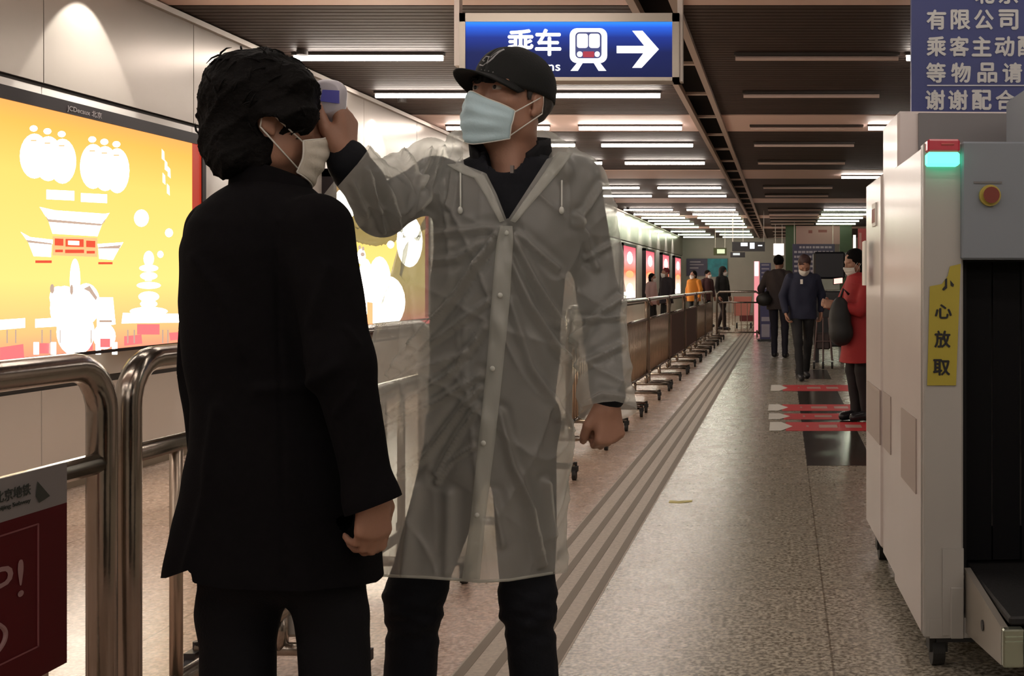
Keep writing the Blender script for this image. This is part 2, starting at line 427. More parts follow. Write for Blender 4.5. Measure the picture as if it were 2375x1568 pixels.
# slatted metal ceiling
slat_m = mat('brown_ceiling_slat', (.060, .040, .034), .6, 0., spec=.25, noise=.12, nscale=3)
slab_m = mat('dark_void', (.012, .010, .009), .9)
struct('ceiling', MB().box((XL-.1, YB, HC+.2), (XR, YF, HC+.3)), slab_m)
bands = [(-5.8, -4.4), (.35, 1.75), (6.5, 7.86), (13.03, 14.4), (19.35, 20.9), (25.8, 27.2), (32.2, 33.6), (38.6, 40.0)]
g = MB(); y = YB
while y < YF-.1:
    if not any(a-.09 < y < b for a, b in bands):
        for x0, x1 in ((XL, -1.06), (-.73, XR)): g.box((x0, y, HC+.004), (x1, y+.082, HC+.035))
    y += .1
struct('ceiling_slats', g, slat_m)
band_m = mat('pale_pink_ceiling_band', (.85, .62, .55), .5)
g = MB()
for a, b in bands:
    for x0, x1 in ((XL, -1.06), (-.73, XR)): g.box((x0, a, HC), (x1, b, HC+.05))
struct('trim_4', g, band_m)
g = MB()
for x in (-1.045, -.755): g.box((x-.028, YB, HC-.035), (x+.028, YF, HC+.03))
y = -6.
while y < YF-1: g.box((-1.03, y, HC+.005), (-.77, y+.07, HC+.03)); y += 1.6
struct('trim_5', g, mat('pink_grey_rail', (.48, .38, .33), .45))

# ceiling tubes
tube_m = mat('lit_tube', (1, 1, 1), .4, emit=(1., .89, .79), es=TUBE)
tube_g = mat('lit_tube_greenish', (1, 1, 1), .4, emit=(.88, 1., .72), es=TUBE*.4)
tube_off = mat('unlit_tube', (.62, .48, .43), .4)
hous_m = mat('lamp_housing', (.05, .04, .036), .6)
def lamp(x0, x1, m, label, y):
    L = x1-x0; t = thing('ceiling_light', label, 'ceiling light', (x0, y, HC-.045), 0, 'tube lights on the ceiling')
    obj('housing', MB().box((0, -.035, .022), (L, .035, .045)), hous_m, t, local=True)
    obj('tube', MB().tube([(.01, 0, 0), (L-.01, 0, 0)], .020, 8), m, t, local=True); return t
rows = [9.5, 11.4, 13.8, 15.5, 17.8, 22.4, 24.5, 29.1, 31.0, 32.7, 34.3, 36.0, 38.0, 41.2, 44.0, 46.3]
ordn = ['first', 'second', 'third', 'fourth', 'fifth', 'sixth', 'seventh', 'eighth', 'ninth', 'tenth', 'eleventh', 'twelfth', 'thirteenth', 'fourteenth', 'fifteenth', 'sixteenth', 'seventeenth']
protos = {}
def put_lamp(key, x0, x1, m, label, y):
    if key in protos: return dup(protos[key], (x0, y, HC-.045), label)
    protos[key] = lamp(x0, x1, m, label, y)
for i, y in enumerate(rows):
    far = i >= 9; k = 'g' if far else 'w'; m = tube_g if far else tube_m
    put_lamp('A'+k, -4.16, -2.88, m, f'lit white ceiling tube beside the left wall, {ordn[i]} row visible from the front', y)
    put_lamp('A'+k, -2.53, -1.25, m, f'lit white ceiling tube just left of the ceiling rail, {ordn[i]} row visible from the front', y)
    put_lamp('C', -.42, .98, tube_off, f'unlit pinkish ceiling tube right of the ceiling rail, {ordn[i]} row visible from the front', y)
for i, y in enumerate([9.5, 13.8, 20.2, 29.1, 31.0, 32.7, 34.3, 36.0, 41.2]):
    far = i >= 4; put_lamp('A'+('g' if far else 'w'), 1.03, 2.31, tube_g if far else tube_m, f'lit ceiling tube in the right-hand column above the machine side, {ordn[i]} from the front', y)
for i, y in enumerate([5.6, 3.7, 1.8, -.1, -2.0, -3.9]):  # extra tubes out of view, added to brighten the foreground
    for nm, x in (('beside the left wall', -4.16), ('left of the ceiling rail', -2.53), ('above the walkway', -.42), ('over the right side', 1.6), ('far over the right side', 3.6)):
        if i == 0 and x > -1: continue
        put_lamp('Aw', x, x+1.28, tube_m, f'added unseen ceiling tube {nm}, {ordn[i]} row nearer than the hanging sign', y)

# wall washers
dl = None
for i in range(17):
    y = 6.93+2.45*(i-1)
    if dl is None:
        dl = thing('downlight', 'round recessed downlight washing the upper left wall, nearest of the row', 'downlight', (XL+.32, y, HC-.02), 0, 'downlights washing the left wall')
        ring = obj('housing', MB().tube([(0, 0, -.02), (0, 0, .02)], .045, 16), hous_m, dl, local=True)
        ld = bpy.data.lights.new('downlight_lamp', 'SPOT'); ld.energy = SPOT; ld.color = (1., .97, .90); ld.spot_size = math.radians(74); ld.spot_blend = .12; ld.shadow_soft_size = .02
        lo = bpy.data.objects.new('lamp', ld); C.objects.link(lo); lo.parent = dl; lo.location = (0, 0, -.03)
        lo.rotation_euler = (0, math.radians(24), 0)
    else:
        dup(dl, (XL+.32, y, HC-.02), f'round recessed downlight washing the upper left wall, {ordn[i]} from the front' )

# ------------------------------------------------------------ light boxes on the left wall
XP = XL+.10
def W(px, py, X=XP): return P(px, py, F*X/(px-VX))
def bgmat(name, stops, es):
    m = bpy.data.materials.new(name); m.use_nodes = True; nt = m.node_tree; nt.nodes.remove(nt.nodes['Principled BSDF'])
    e = nt.nodes.new('ShaderNodeEmission'); tc = nt.nodes.new('ShaderNodeTexCoord'); sp = nt.nodes.new('ShaderNodeSeparateXYZ')
    mr = nt.nodes.new('ShaderNodeMapRange'); mr.inputs['From Min'].default_value = 0; mr.inputs['From Max'].default_value = 1.52
    r = nt.nodes.new('ShaderNodeValToRGB'); r.color_ramp.elements[0].position = stops[0][0]; r.color_ramp.elements[0].color = (*stops[0][1], 1)
    r.color_ramp.elements[1].position = stops[-1][0]; r.color_ramp.elements[1].color = (*stops[-1][1], 1)
    for p_, c_ in stops[1:-1]: q = r.color_ramp.elements.new(p_); q.color = (*c_, 1)
    nt.links.new(tc.outputs['Object'], sp.inputs[0]); nt.links.new(sp.outputs['Z'], mr.inputs['Value']); nt.links.new(mr.outputs[0], r.inputs[0])
    nt.links.new(r.outputs[0], e.inputs[0]); e.inputs[1].default_value = es
    nt.links.new(e.outputs[0], nt.nodes['Material Output'].inputs[0]); return m
def emis(name, c, s):
    m = bpy.data.materials.new(name); m.use_nodes = True; b = m.node_tree.nodes['Principled BSDF']
    b.inputs['Base Color'].default_value = (*[x*.5 for x in c], 1); b.inputs['Emission Color'].default_value = (*c, 1); b.inputs['Emission Strength'].default_value = s; return m
po_bg = bgmat('orange_backlit_print', [(0, (1., .30, .20)), (.1, (1., .52, .20)), (.3, (1., .74, .22)), (.7, (1., .66, .16)), (.88, (1., .50, .10)), (1, (1., .36, .12))], .95)
po_pk = bgmat('red_backlit_print', [(0, (1., .75, .65)), (.3, (1., .55, .4)), (.5, (1., .16, .08)), (.7, (1., .35, .35)), (1, (.75, .05, .09))], 1.2)
w_em = emis('backlit_white', (1., .90, .76), 8.); r_em = emis('backlit_red', (.72, .07, .03), .8); p_em = emis('backlit_pink', (1., .16, .17), .95)
o_em = emis('backlit_deep_orange', (1., .42, .18), 1.0); g_em = emis('backlit_grey', (.45, .33, .26), .9); c_em = emis('backlit_cream', (1., .82, .45), 2.2)
frame_m = mat('dark_lightbox_frame', (.022, .016, .018), .45, spec=.2)
redge_m = emis('red_print_edge', (.30, .02, .008), 1.)
ART = [w_em, r_em, p_em, o_em, g_em, c_em]
Z0, Z1 = .815, 2.33
def lightbox(y0, y1, bg, label, art=None, edge=True):
    t = thing('light_box', label, 'light box', (XL, y0, Z0), 0, 'advertising light boxes on the left wall'); b = .075; X1 = XP+.012
    fr = MB(); fr.box((XL, y0, Z1-b), (X1, y1, Z1)); fr.box((XL, y0, Z0), (X1, y1, Z0+.02)); fr.box((XL, y0, Z0), (X1, y0+b, Z1)); fr.box((XL, y1-b*.7, Z0), (X1, y1, Z1))
    obj('frame', fr, frame_m, t)
    pn = MB(); pn.box((XL+.02, y0+b, Z0+.02), (XP, y1-b*.7, Z1-b)); pr = obj('poster', pn, bg, t)
    if edge: obj('poster_border', MB().box((XP, y1-b*.7-.12, Z0+.02), (XP+.003, y1-b*.7, Z1-b)), redge_m, t)
    if art:
        a = MB(); art(a); obj('printed_picture', a, ART, pr)
    return t
def art1(a):
    def q(pts, i, lay=0):
        a.mi = i; a.poly([W(x, y_, XP+.004+.002*lay) for x, y_ in reversed(pts)])
    def el(cx, cy, rx, ry, i, lay=0): q([(cx+rx*math.cos(t), cy-ry*math.sin(t)) for t in np.linspace(0, 2*math.pi, 25)[:-1]], i, lay)
    def rc(x0, y0, x1, y1, i, lay=0, sk=0): q([(x0, y0), (x0, y1), (x1, y1+sk), (x1, y0+sk)], i, lay)
    for j, (x, y_) in enumerate(((80, 362), (112, 368), (145, 374), (216, 386), (244, 391), (272, 396))):
        el(x, y_, 34-j*1.2, 52, 0, j*.5); el(x-2, y_-64+j*.5, 9, 7, 0); 
        rc(x-9, y_-38, x+5, y_-34, 3, 5); rc(x-8, y_+32, x+5, y_+36, 5, 5)
    rc(108, 440, 172, 462, 0, 0, 3); rc(188, 448, 248, 468, 0, 0, 3)
    q([(92, 480), (112, 512), (236, 522), (254, 494), (243, 496), (128, 488)], 0, 0); q([(103, 497), (112, 508), (236, 519), (246, 505), (243, 514), (234, 524), (113, 515)], 4, 2)
    q([(112, 512), (236, 522), (226, 548), (122, 542)], 0, 1); rc(118, 526, 228, 528, 5, 3, 4)
    q([(48, 538), (64, 560), (122, 566), (122, 556), (70, 550)], 0); q([(60, 556), (66, 563), (120, 568), (120, 564)], 4, 2); q([(66, 563), (120, 568), (118, 596), (78, 594)], 0, 1)
    q([(226, 566), (286, 562), (278, 575), (228, 575)], 0); q([(228, 573), (282, 568), (276, 577), (228, 577)], 4, 2); q([(228, 577), (276, 577), (262, 603), (230, 600)], 0, 1)
    rc(122, 548, 226, 592, 3, 1, 4)
    rc(127, 553, 147, 569, 1, 3, 1); rc(152, 554, 194, 572, 1, 3, 1); rc(158, 558, 184, 568, 5, 4, 1); rc(200, 558, 221, 573, 1, 3, 1)
    rc(128, 579, 146, 585, 1, 3); rc(151, 579, 195, 587, 1, 3); rc(201, 582, 220, 588, 1, 3)
    rc(82, 604, 120, 610, 1, 3); rc(228, 608, 261, 613, 1, 3)
    el(174, 650, 12, 50, 0, 0); el(150, 715, 34, 52, 0, 1); el(200, 705, 32, 48, 0, 1); el(175, 770, 44, 55, 0, 2); el(135, 690, 20, 26, 0, 1)
    q([(193, 670), (208, 662), (226, 690), (222, 697), (206, 676)], 4, 4); el(121, 670, 5, 11, 4, 4); el(166, 672, 4, 12, 4, 4)
    for x, y_, w_, h_ in ((345, 600, 12, 18), (345, 622, 22, 8), (345, 640, 20, 9), (345, 662, 28, 8), (345, 688, 24, 12), (345, 705, 20, 9), (345, 722, 44, 10)): el(x, y_, w_, h_, 0, 1)
    rc(336, 642, 352, 652, 5, 3); rc(328, 697, 358, 714, 5, 3)
    el(328, 506, 17, 20, 0); el(392, 540, 9, 10, 0); el(372, 590, 7, 8, 0)
    for x, y_ in ((378, 360), (385, 385), (392, 400), (380, 415), (390, 440)): q([(x-3, y_-15), (x-3, y_+8), (x+4, y_+14), (x+3, y_-8)], 5, 0)
    q([(0, 742), (0, 765), (58, 760), (58, 738)], 0); q([(82, 740), (82, 760), (150, 756), (150, 736)], 0); q([(225, 690), (225, 760), (268, 752), (262, 690)], 0)
    q([(285, 726), (282, 750), (420, 748), (418, 728)], 0, 0)
    rc(232, 698, 258, 708, 5, 3); rc(230, 742, 260, 748, 4, 3)
    q([(0, 806), (0, 836), (56, 830), (54, 798)], 2, 1); rc(92, 796, 116, 820, 2, 1); q([(288, 780), (288, 802), (330, 797), (328, 776)], 2, 1)
    rc(318, 752, 370, 776, 2, 2); q([(392, 772), (395, 790), (420, 787), (418, 770)], 2, 1); rc(205, 785, 215, 812, 2, 2); rc(232, 785, 256, 806, 2, 4)
    for x in (15, 35, 96, 116, 138, 295, 310, 376, 388, 210): rc(x, 765, x+3, 796, 4, 3)
    for x in (78, 118, 222, 260): rc(x, 794, x+12, 822, 0, 3)
    el(242, 780, 26, 30, 0, 3)
def art2(a):
    def q(pts, i, lay=0):
        a.mi = i; a.poly([W(x, y_, XP+.004+.002*lay) for x, y_ in reversed(pts)])
    def el(cx, cy, rx, ry, i, lay=0): q([(cx+rx*math.cos(t), cy-ry*math.sin(t)) for t in np.linspace(0, 2*math.pi, 21)[:-1]], i, lay)
    el(848, 660, 18, 60, 0); el(880, 650, 26, 55, 0); el(850, 720, 40, 55, 0, 1); el(900, 700, 40, 60, 0, 1); el(838, 595, 10, 18, 0)
    el(834, 574, 3, 5, 4, 3); el(842, 577, 3, 5, 4, 3); el(841, 590, 5, 5, 4, 3); el(906, 567, 8, 9, 0); el(950, 560, 30, 60, 0)
    q([(851, 700), (851, 752), (865, 752), (865, 702)], 3, 4); q([(960, 740), (960, 752), (1000, 750), (1000, 735)], 2, 2)
    el(790, 470, 14, 30, 0); el(812, 475, 14, 30, 0); el(850, 482, 13, 28, 0); el(872, 486, 13, 28, 0)
lb = lightbox(5.35, 8.225, po_bg, 'orange backlit festival poster with white lanterns and temple gate, nearest on the wall', art1)
nm = MB()
a_ = W(156, 268, XP+.014); b_ = W(236, 292, XP+.014)
nm.text('JCDecaux 北京', (XP+.0135, a_[1], 2.264), (0, 1, 0), (0, 0, 1), w=b_[1]-a_[1], h=.045, bold=.01)
obj('frame_lettering', nm, mat('faded_lettering', (.42, .38, .38), .5), lb)
lightbox(10.55, 13.45, po_bg, 'orange backlit poster seen between the two people in front', art2)
lightbox(15.6, 18.3, po_bg, 'orange backlit poster hidden behind the raincoat', None)
for i, (a0, a1) in enumerate(((29.6, 32.2), (34.4, 36.8), (39.2, 41.5), (43.7, 46.2))):
    def art3(a, a0=a0, a1=a1):
        a.mi = 0; c = (a0+a1)/2
        for cz, rz_, ry_, i_ in ((1.95, .17, .55, 0), (1.05, .2, .7, 0), (1.5, .1, .8, 3)):
            a.mi = i_; a.poly([(XP+.006, c+ry_*math.cos(t), cz+rz_*math.sin(t)) for t in np.linspace(0, 2*math.pi, 21)[:-1]])
        a.mi = 0; a.box((XP+.001, a0+.2, .85), (XP+.005, a1-.3, 1.02))
    lightbox(a0, a1, po_pk, f'red and pink backlit poster far down the left wall, {ordn[i]} of the four there', art3, edge=False)

# ------------------------------------------------------------ hanging direction sign
D = 7.0
def signface(px, py, d=0): return P(px, py, D-d)
t = thing('direction_sign', 'hanging blue train direction sign with white train symbol and arrow', 'sign', P(1320, 188, D))
fr = MB(); x0, z1 = P(1065, 30, D)[[0, 2]]; x1, z0 = P(1575, 187, D)[[0, 2]]
px = lambda a: P(a, 0, D)[0]
pz = lambda b: P(0, b, D)[2]
fr.box((x0, D, z0), (x1, D+.14, z0+.022)); fr.box((x0, D, pz(50)), (x1, D+.14, z1)); fr.box((x0, D, z0), (px(1079), D+.14, z1)); fr.box((px(1559), D, z0), (x1, D+.14, z1)); fr.box((x0+.01, D+.10, z0+.01), (x1-.01, D+.13, z1-.01))
obj('frame', fr, mat('sign_frame_metal', (.30, .26, .22), .35, .6), t)
blue_m = bpy.data.materials.new('backlit_blue_panel'); blue_m.use_nodes = True; nt = blue_m.node_tree; b = nt.nodes['Principled BSDF']
b.inputs['Base Color'].default_value = (.006, .01, .04, 1); b.inputs['Roughness'].default_value = .5; b.inputs['Specular IOR Level'].default_value = .08
tc = nt.nodes.new('ShaderNodeTexCoord'); sp = nt.nodes.new('ShaderNodeSeparateXYZ'); nt.links.new(tc.outputs['Generated'], sp.inputs[0])
r = nt.nodes.new('ShaderNodeValToRGB'); r.color_ramp.elements[0].color = (.008, .010, .045, 1); r.color_ramp.elements[1].color = (.03, .25, 1., 1)  # ramp paints the glow of an inner tube, brightest along the top
for p_, c_ in ((.45, (.009, .013, .07)), (.72, (.012, .03, .22)), (.9, (.02, .10, .62))): q = r.color_ramp.elements.new(p_); q.color = (*c_, 1)
nt.links.new(sp.outputs['Z'], r.inputs[0]); nt.links.new(r.outputs[0], b.inputs['Emission Color']); b.inputs['Emission Strength'].default_value = 1.
pane = obj('panel', MB().box((px(1079), D+.01, z0+.022), (px(1559), D+.05, pz(50))), blue_m, t)
sw = emis('backlit_sign_white', (1., 1., 1.), 1.1); sgrey = emis('backlit_sign_navy', (.02, .03, .12), 1.); sred = emis('sign_red', (.25, .01, .03), 1.); pane_w = emis('sign_lit_glass', (.95, .93, 1.), 1.3)
sg = MB(); YS = D+.004
def rr(m, x0, y0, x1, y1, rad, Yd=0, n=5):
    c = []
    for cx, cy, a0 in ((x1-rad, y1-rad, 0), (x0+rad, y1-rad, 90), (x0+rad, y0+rad, 180), (x1-rad, y0+rad, 270)):
        for k in range(n+1): a = math.radians(a0+90*k/n); c.append((cx+rad*math.cos(a), cy+rad*math.sin(a)))
    m.poly([(P(a, b, D)[0], YS-Yd, P(a, b, D)[2]) for a, b in c])
def pg(m, pts, Yd=0): m.poly([(P(a, b, D)[0], YS-Yd, P(a, b, D)[2]) for a, b in pts])
sg.mi = 0; pg(sg, [(1430, 106), (1430, 123), (1492, 123), (1466, 157), (1488, 157), (1528, 114), (1490, 71), (1466, 71), (1494, 106)])
rr(sg, 1321, 65, 1408, 146, 17); pg(sg, [(1340, 143), (1353, 143), (1340, 164), (1323, 164)]); pg(sg, [(1375, 143), (1390, 143), (1406, 164), (1388, 164)])
sg.mi = 1; rr(sg, 1334, 74, 1395, 135, 10, .001)
sg.mi = 3; rr(sg, 1338, 78, 1363.5, 111, 6, .002); rr(sg, 1366, 78, 1391, 111, 6, .002)
sg.mi = 0; rr(sg, 1338, 119, 1351, 132, 6, .002); rr(sg, 1379, 119, 1391, 132, 6, .002)
sg.mi = 2; rr(sg, 1352, 119, 1378, 133, 2, .002)
sg.mi = 0
sg.text('乘', (P(1177, 133, D)[0], YS, P(0, 131, D)[2]), (1, 0, 0), (0, 0, 1), w=60/F*D, h=62/F*D, bold=.022)
sg.text('车', (P(1242, 128, D)[0], YS, P(0, 128, D)[2]), (1, 0, 0), (0, 0, 1), w=58/F*D, h=60/F*D, bold=.022)
sg.text('Trains', (P(1210, 164, D)[0], YS, P(0, 164, D)[2]), (1, 0, 0), (0, 0, 1), w=89/F*D, h=21/F*D, bold=.008)
obj('pictograms', sg, [sw, sgrey, sred, pane_w], pane)
for a in (1050, 1570):
    obj('hanger_post', MB().box((P(a, 0, D)[0], D+.03, z0+(.0 if a > 1200 else .1)), (P(a+12, 0, D)[0], D+.10, HC)), mat('post_metal', (.42, .36, .32), .4, .4), t)

# ------------------------------------------------------------ far signs and kiosk
def board(name, label, cat, x0, y0, x1, y1, Dp, m, th=.06, lines=None, frame=None, hang=False):
    a, b = P(x0, y1, Dp), P(x1, y0, Dp)
    t = thing(name, label, cat, ((a[0]+b[0])/2, Dp, a[2])); obj('panel', MB().box((a[0], Dp, a[2]), (b[0], Dp+th, b[2])), m, t)
    if hang:
        obj('hanger_rod', MB().box((a[0]+.05, Dp+th*.4, b[2]), (a[0]+.07, Dp+th*.6, HC)).box((b[0]-.07, Dp+th*.4, b[2]), (b[0]-.05, Dp+th*.6, HC)), alu, t)
    if lines:
        g = MB()
        for xx0, yy0, xx1, yy1 in lines:
            q0, q1 = P(xx0, yy1, Dp), P(xx1, yy0, Dp); g.box((q0[0], Dp-.006, q0[2]), (q1[0], Dp, q1[2]))
        obj('lettering', g, frame or lines_m, t)
    return t
lines_m = mat('faded_white_print', (.42, .38, .46), .6)
green_m = mat('green_cladding', (.035, .075, .02), .4); navy_p = mat('navy_print', (.035, .03, .085), .4); pinkw = mat('pale_pink_panel', (.44, .26, .24), .5)
K = 36.8
green_col = MB(); 
for a, b in ((1822, 1846), (1948, 1976)): green_col.box((P(a, 0, K)[0], K, 0), (P(b, 0, K)[0], K+.5, 3.15))
t = thing('column', 'dark green clad column left of the pink and navy boards', 'column', (P(1834, 0, K)[0], K, 0)); obj('cladding', MB().box((P(1822, 0, K)[0], K, 0), (P(1846, 0, K)[0], K+.5, 3.15)), green_m, t)
t = thing('column', 'dark green clad column with pale lettering behind the red coat', 'column', (P(1962, 0, K)[0], K, 0)); obj('cladding', MB().box((P(1948, 0, K)[0], K, 0), (P(1976, 0, K)[0], K+.5, 3.15)), green_m, t)
g = MB()
for yy in (585, 600, 616, 630): g.text('地铁安检'[(yy-585)//15 % 4], P(1955, yy+11, K-.01), (1, 0, 0), (0, 0, 1), w=.16, h=.15, bold=.02)
obj('lettering', g, lines_m, t)
board('header_panel', 'pale pink header panel above the navy notice board', 'panel', 1846, 524, 1948, 566, K, pinkw, .1, [(1875, 534, 1884, 541), (1898, 533, 1918, 539)], mat('dull_red_print', (.25, .08, .07), .6))
rl = random.Random(3); ln = []
for r_ in range(6):
    x = 1842+(12 if r_ == 0 else 0); yy = 571+r_*11
    while x < 1930: w_ = rl.uniform(4, 9); ln.append((x, yy, min(x+w_, 1932), yy+5)); x += w_+rl.uniform(1.2, 3)
board('notice_board', 'navy notice board covered in rows of pale writing', 'notice board', 1838, 566, 1936, 640, K-1, navy_p, .05, ln, hang=True)
board('lit_sign', 'small square glowing white sign left of the green column', 'lit sign', 1794, 565, 1818, 592, K, emis('lit_square', (1, .9, .82), 2.2), hang=True)
board('wall_banner', 'red and pink banner beside the machine, behind the red coat', 'banner', 1990, 530, 2040, 600, 32, mat('red_banner', (.55, .09, .09), .6), .05, [(1992, 540, 1998, 590)], mat('banner_stripe', (.65, .3, .28), .6))
board('column_light', 'narrow glowing cream panel right of the lettered green column', 'lit panel', 1979, 545, 1985, 620, K+1, emis('lit_cream', (1, .95, .75), 1.3))
board('notice_board', 'navy board on the far wall left of the teal board', 'notice board', 1592, 600, 1640, 640, YF-.075, navy_p, .05, [(1600, 606, 1625, 609), (1600, 613, 1632, 615), (1600, 620, 1620, 623)])
board('wall_poster', 'bright teal poster on the far wall beside the navy board', 'poster', 1641, 600, 1687, 642, YF-.075, mat('teal_print', (.03, .30, .38), .5, noise=.35, nscale=3))
t = board('direction_sign', 'small dark hanging direction sign far off with white pictograms', 'sign', 1698, 561, 1774, 583, 30, black_pl, .1, [(1718, 563, 1734, 571), (1739, 563, 1750, 577), (1758, 568, 1768, 571)], emis('far_sign_white', (.8, .85, .9), .9))
obj('hanger_post', MB().box((P(1700, 0, 30)[0], 30.02, 2.3), (P(1701, 0, 30)[0], 30.06, HC)).box((P(1771, 0, 30)[0], 30.02, 2.3), (P(1772, 0, 30)[0], 30.06, HC)), alu, t)
board('direction_sign', 'smaller dark hanging sign below the far pictogram sign', 'sign', 1694, 585, 1728, 597, 33, black_pl, .1, [(1700, 587, 1716, 592)], emis('far_sign_pale', (.7, .75, .75), .7), hang=True)
board('exit_sign', 'greenish lit sign hanging by the far wall above the teal poster', 'sign', 1655, 575, 1685, 592, 40, mat('olive_panel', (.10, .12, .04), .5), .1, [(1663, 578, 1681, 588)], emis('pale_green_sign', (.7, .8, .5), .8), hang=True)
board('lit_pillar_sign', 'narrow upright glowing pink sign before the far grey wall', 'lit sign', 1749, 606, 1761, 780, 27, emis('pink_light', (1., .35, .38), .6), .12, [(1750, 607, 1759, 640)], emis('pink_core', (1, .8, .78), 2.))
st = [(1766, 613+i*9, 1784, 616+i*9) for i in range(7)]+[(1766, 735, 1785, 745), (1766, 752, 1785, 782)]
t = board('display_stand', 'blue and white display stand left of the person in dark brown', 'display stand', 1763, 610, 1788, 788, 24.3, mat('stand_blue', (.09, .09, .22), .5), .05, st, mat('stand_white', (.48, .45, .55), .5))
obj('base', MB().box((P(1758, 0, 24.3)[0], 24.1, 0), (P(1792, 0, 24.3)[0], 24.6, .04)), black_pl, t)
# salmon cart
t = thing('wheeled_bin', 'salmon pink wheeled bin behind the far cross barrier', 'bin', (P(1724, 0, 31)[0], 31, 0)); X0, X1 = P(1703, 0, 31)[0], P(1740, 0, 31)[0]
obj('tub', MB().prism([(X0, 31, .35), (X1-.03, 31, .35), (X1+.04, 31, .88), (X0-.02, 31, .88)], (0, .45, 0)), mat('salmon_plastic', (.75, .28, .22), .5), t)
obj('skirt', MB().box((X0+.15, 30.95, .2), (X1+.08, 31.4, .36)), mat('dark_red_plastic', (.18, .03, .03), .5), t)
for a in (X0+.05, X1): obj('wheel', MB().tube([(a, 31.05, .08), (a+.04, 31.05, .08)], .08, 12), rubber, t)
obj('frame', MB().tube([(X0-.05, 31, .88), (X0-.05, 31, .1), (X1+.1, 31, .1), (X1+.1, 31, .95)], .015, 6), steel_w, t)

# ------------------------------------------------------------ floor stickers
tw = mat('white_sticker', (.82, .80, .74), .5); tr = mat('red_sticker', (.62, .03, .04), .5); trw = mat('pink_print', (.55, .33, .28), .4)
first = None
for i, (ya, yb, xo) in enumerate(((893, 908, 1788), (938, 954, 1782), (959, 974, 1783), (979, 1001, 1785))):
    Ya, Yb = F*CAMH/(ya-VY), F*CAMH/(yb-VY); ym = (Ya+Yb)/2; hw = (Ya-Yb)/2
    x0 = (xo-VX)*ym/F; t = thing('floor_arrow_sticker', ['red arrow floor sticker with white head, farthest one lying alone', 'red arrow floor sticker with white head, farthest of the three together', 'red arrow floor sticker with white head, middle of the three together', 'red arrow floor sticker with white head, nearest to the machine'][i], 'floor sticker', (x0, ym, .002), 0, 'red and white arrow stickers on the floor')
    z = .0035; hw_ = hw*.92
    obj('red_band', MB().prism([(x0+.14, ym-hw_, .002), (x0+1.15, ym-hw_, .002), (x0+1.15, ym+hw_, .002), (x0+.14, ym+hw_, .002), ], (0, 0, .001)), tr, t)
    obj('white_head', MB().prism([(x0, ym-hw_, z), (x0+.10, ym-hw_, z), (x0+.20, ym, z), (x0+.10, ym+hw_, z), (x0, ym+hw_, z)], (0, 0, .001)), tw, t)
    g = MB(); g.box((x0+.32, ym-.05, z), (x0+.34, ym+.06, z+.001))
    for a, b in ((.43, .59), (.66, .80)): g.box((x0+a, ym-hw*.30, z), (x0+b, ym+hw*.30, z+.001))
    obj('lettering', g, trw, t)
Yk = F*CAMH/(1165-VY); xk = (1580-VX)*Yk/F
tag(obj('floor_sticker', MB().prism([(xk-.07, Yk-.015, 0), (xk+.0, Yk-.03, 0), (xk+.06, Yk+.01, 0), (xk+.06, Yk+.06, 0), (xk-.02, Yk+.03, 0), (xk-.07, Yk+.05, 0)], (0, 0, .002)), mat('yellow_tape', (.55, .48, .06), .5)), 'small yellow floor mark between tactile strip and machine', 'floor mark')

# ------------------------------------------------------------ crowd barriers
XB = -1.6
def arc(c, a, b, r, n=6): # quarter arc points in yz plane
    return [(c[0], c[1]+r*math.cos(t), c[2]+r*math.sin(t)) for t in np.linspace(a, b, n)]
def barrier(y0, y1, label, feet, r=.024, top=1.06, banner=None, x=XB, step=.13, ends=(True, True), mid=.83, low=.2, br=.011):
    t = thing('crowd_barrier', label, 'barrier', (x, y0, 0), 0, 'steel crowd barriers along the hall'); R = .11
    pts = []
    if ends[0]: pts += [(x, y0, .0 if ends[0] == 'floor' else low), (x, y0, top-R)]+[(x, y0+R-R*math.cos(a), top-R+R*math.sin(a)) for a in np.linspace(.2, math.pi/2, 6)]
    else: pts += [(x, y0, top)]
    if ends[1]: pts += [(x, y1-R+R*math.sin(a), top-R+R*math.cos(a)) for a in np.linspace(0, math.pi/2-.2, 6)]+[(x, y1, top-R), (x, y1, .0 if ends[1] == 'floor' else low)]
    else: pts += [(x, y1, top)]
    obj('frame', MB().tube(pts, r, 14), steel, t, True)
    for z, nme in ((mid, 'middle_rail'), (low, 'lower_rail')): obj(nme, MB().tube([(x, y0, z), (x, y1, z)], r*.75, 10), steel, t, True)
    y = y0+step
    while y < y1-step*.5:
        obj('baluster', MB().tube([(x, y, low), (x, y, mid)], br, 8), steel_w, t, True); y += step
    if banner: obj('banner', MB().box((x-.012, y0+.15, low+.02), (x+.022, y1-.15, mid-.02)), banner, t)
    for fy in feet:
        f = obj('foot', MB().tube([(x-.27, fy, .085), (x+.27, fy, .085)], .021, 10).tube([(x, fy, .085), (x, fy, low if abs(fy-y0) > .1 else low)], .022, 10), steel, t, True)
        for sx in (-1, 1):
            cx = x+sx*.27
            obj('caster', MB().tube([(cx-.012, fy-.03, .035), (cx+.012, fy-.03, .035)], .035, 14).box((cx-.018, fy-.045, .05), (cx+.018, fy+.015, .085)).tube([(cx, fy, .07), (cx, fy, .11)], .012, 8), rubber if sx > 0 else black_pl, f)
    return t
brown_b = mat('brown_banner', (.15, .075, .06), .6); redb = mat('faded_red_banner', (.45, .17, .14), .6)
A = barrier(1.1, 2.63, 'thick steel tube barrier at the left edge carrying the red stop notice', [1.6], r=.033, ends=('floor', 'floor'), step=.22)
BB = barrier(2.735, 5.0, 'steel tube barrier behind the person in the long black coat', [3.57, 4.7], r=.031, ends=('floor', True), step=.217, br=.017)
barrier(5.08, 7.2, 'steel barrier mostly hidden behind the raincoat', [5.5, 7.15], ends=(True, True))
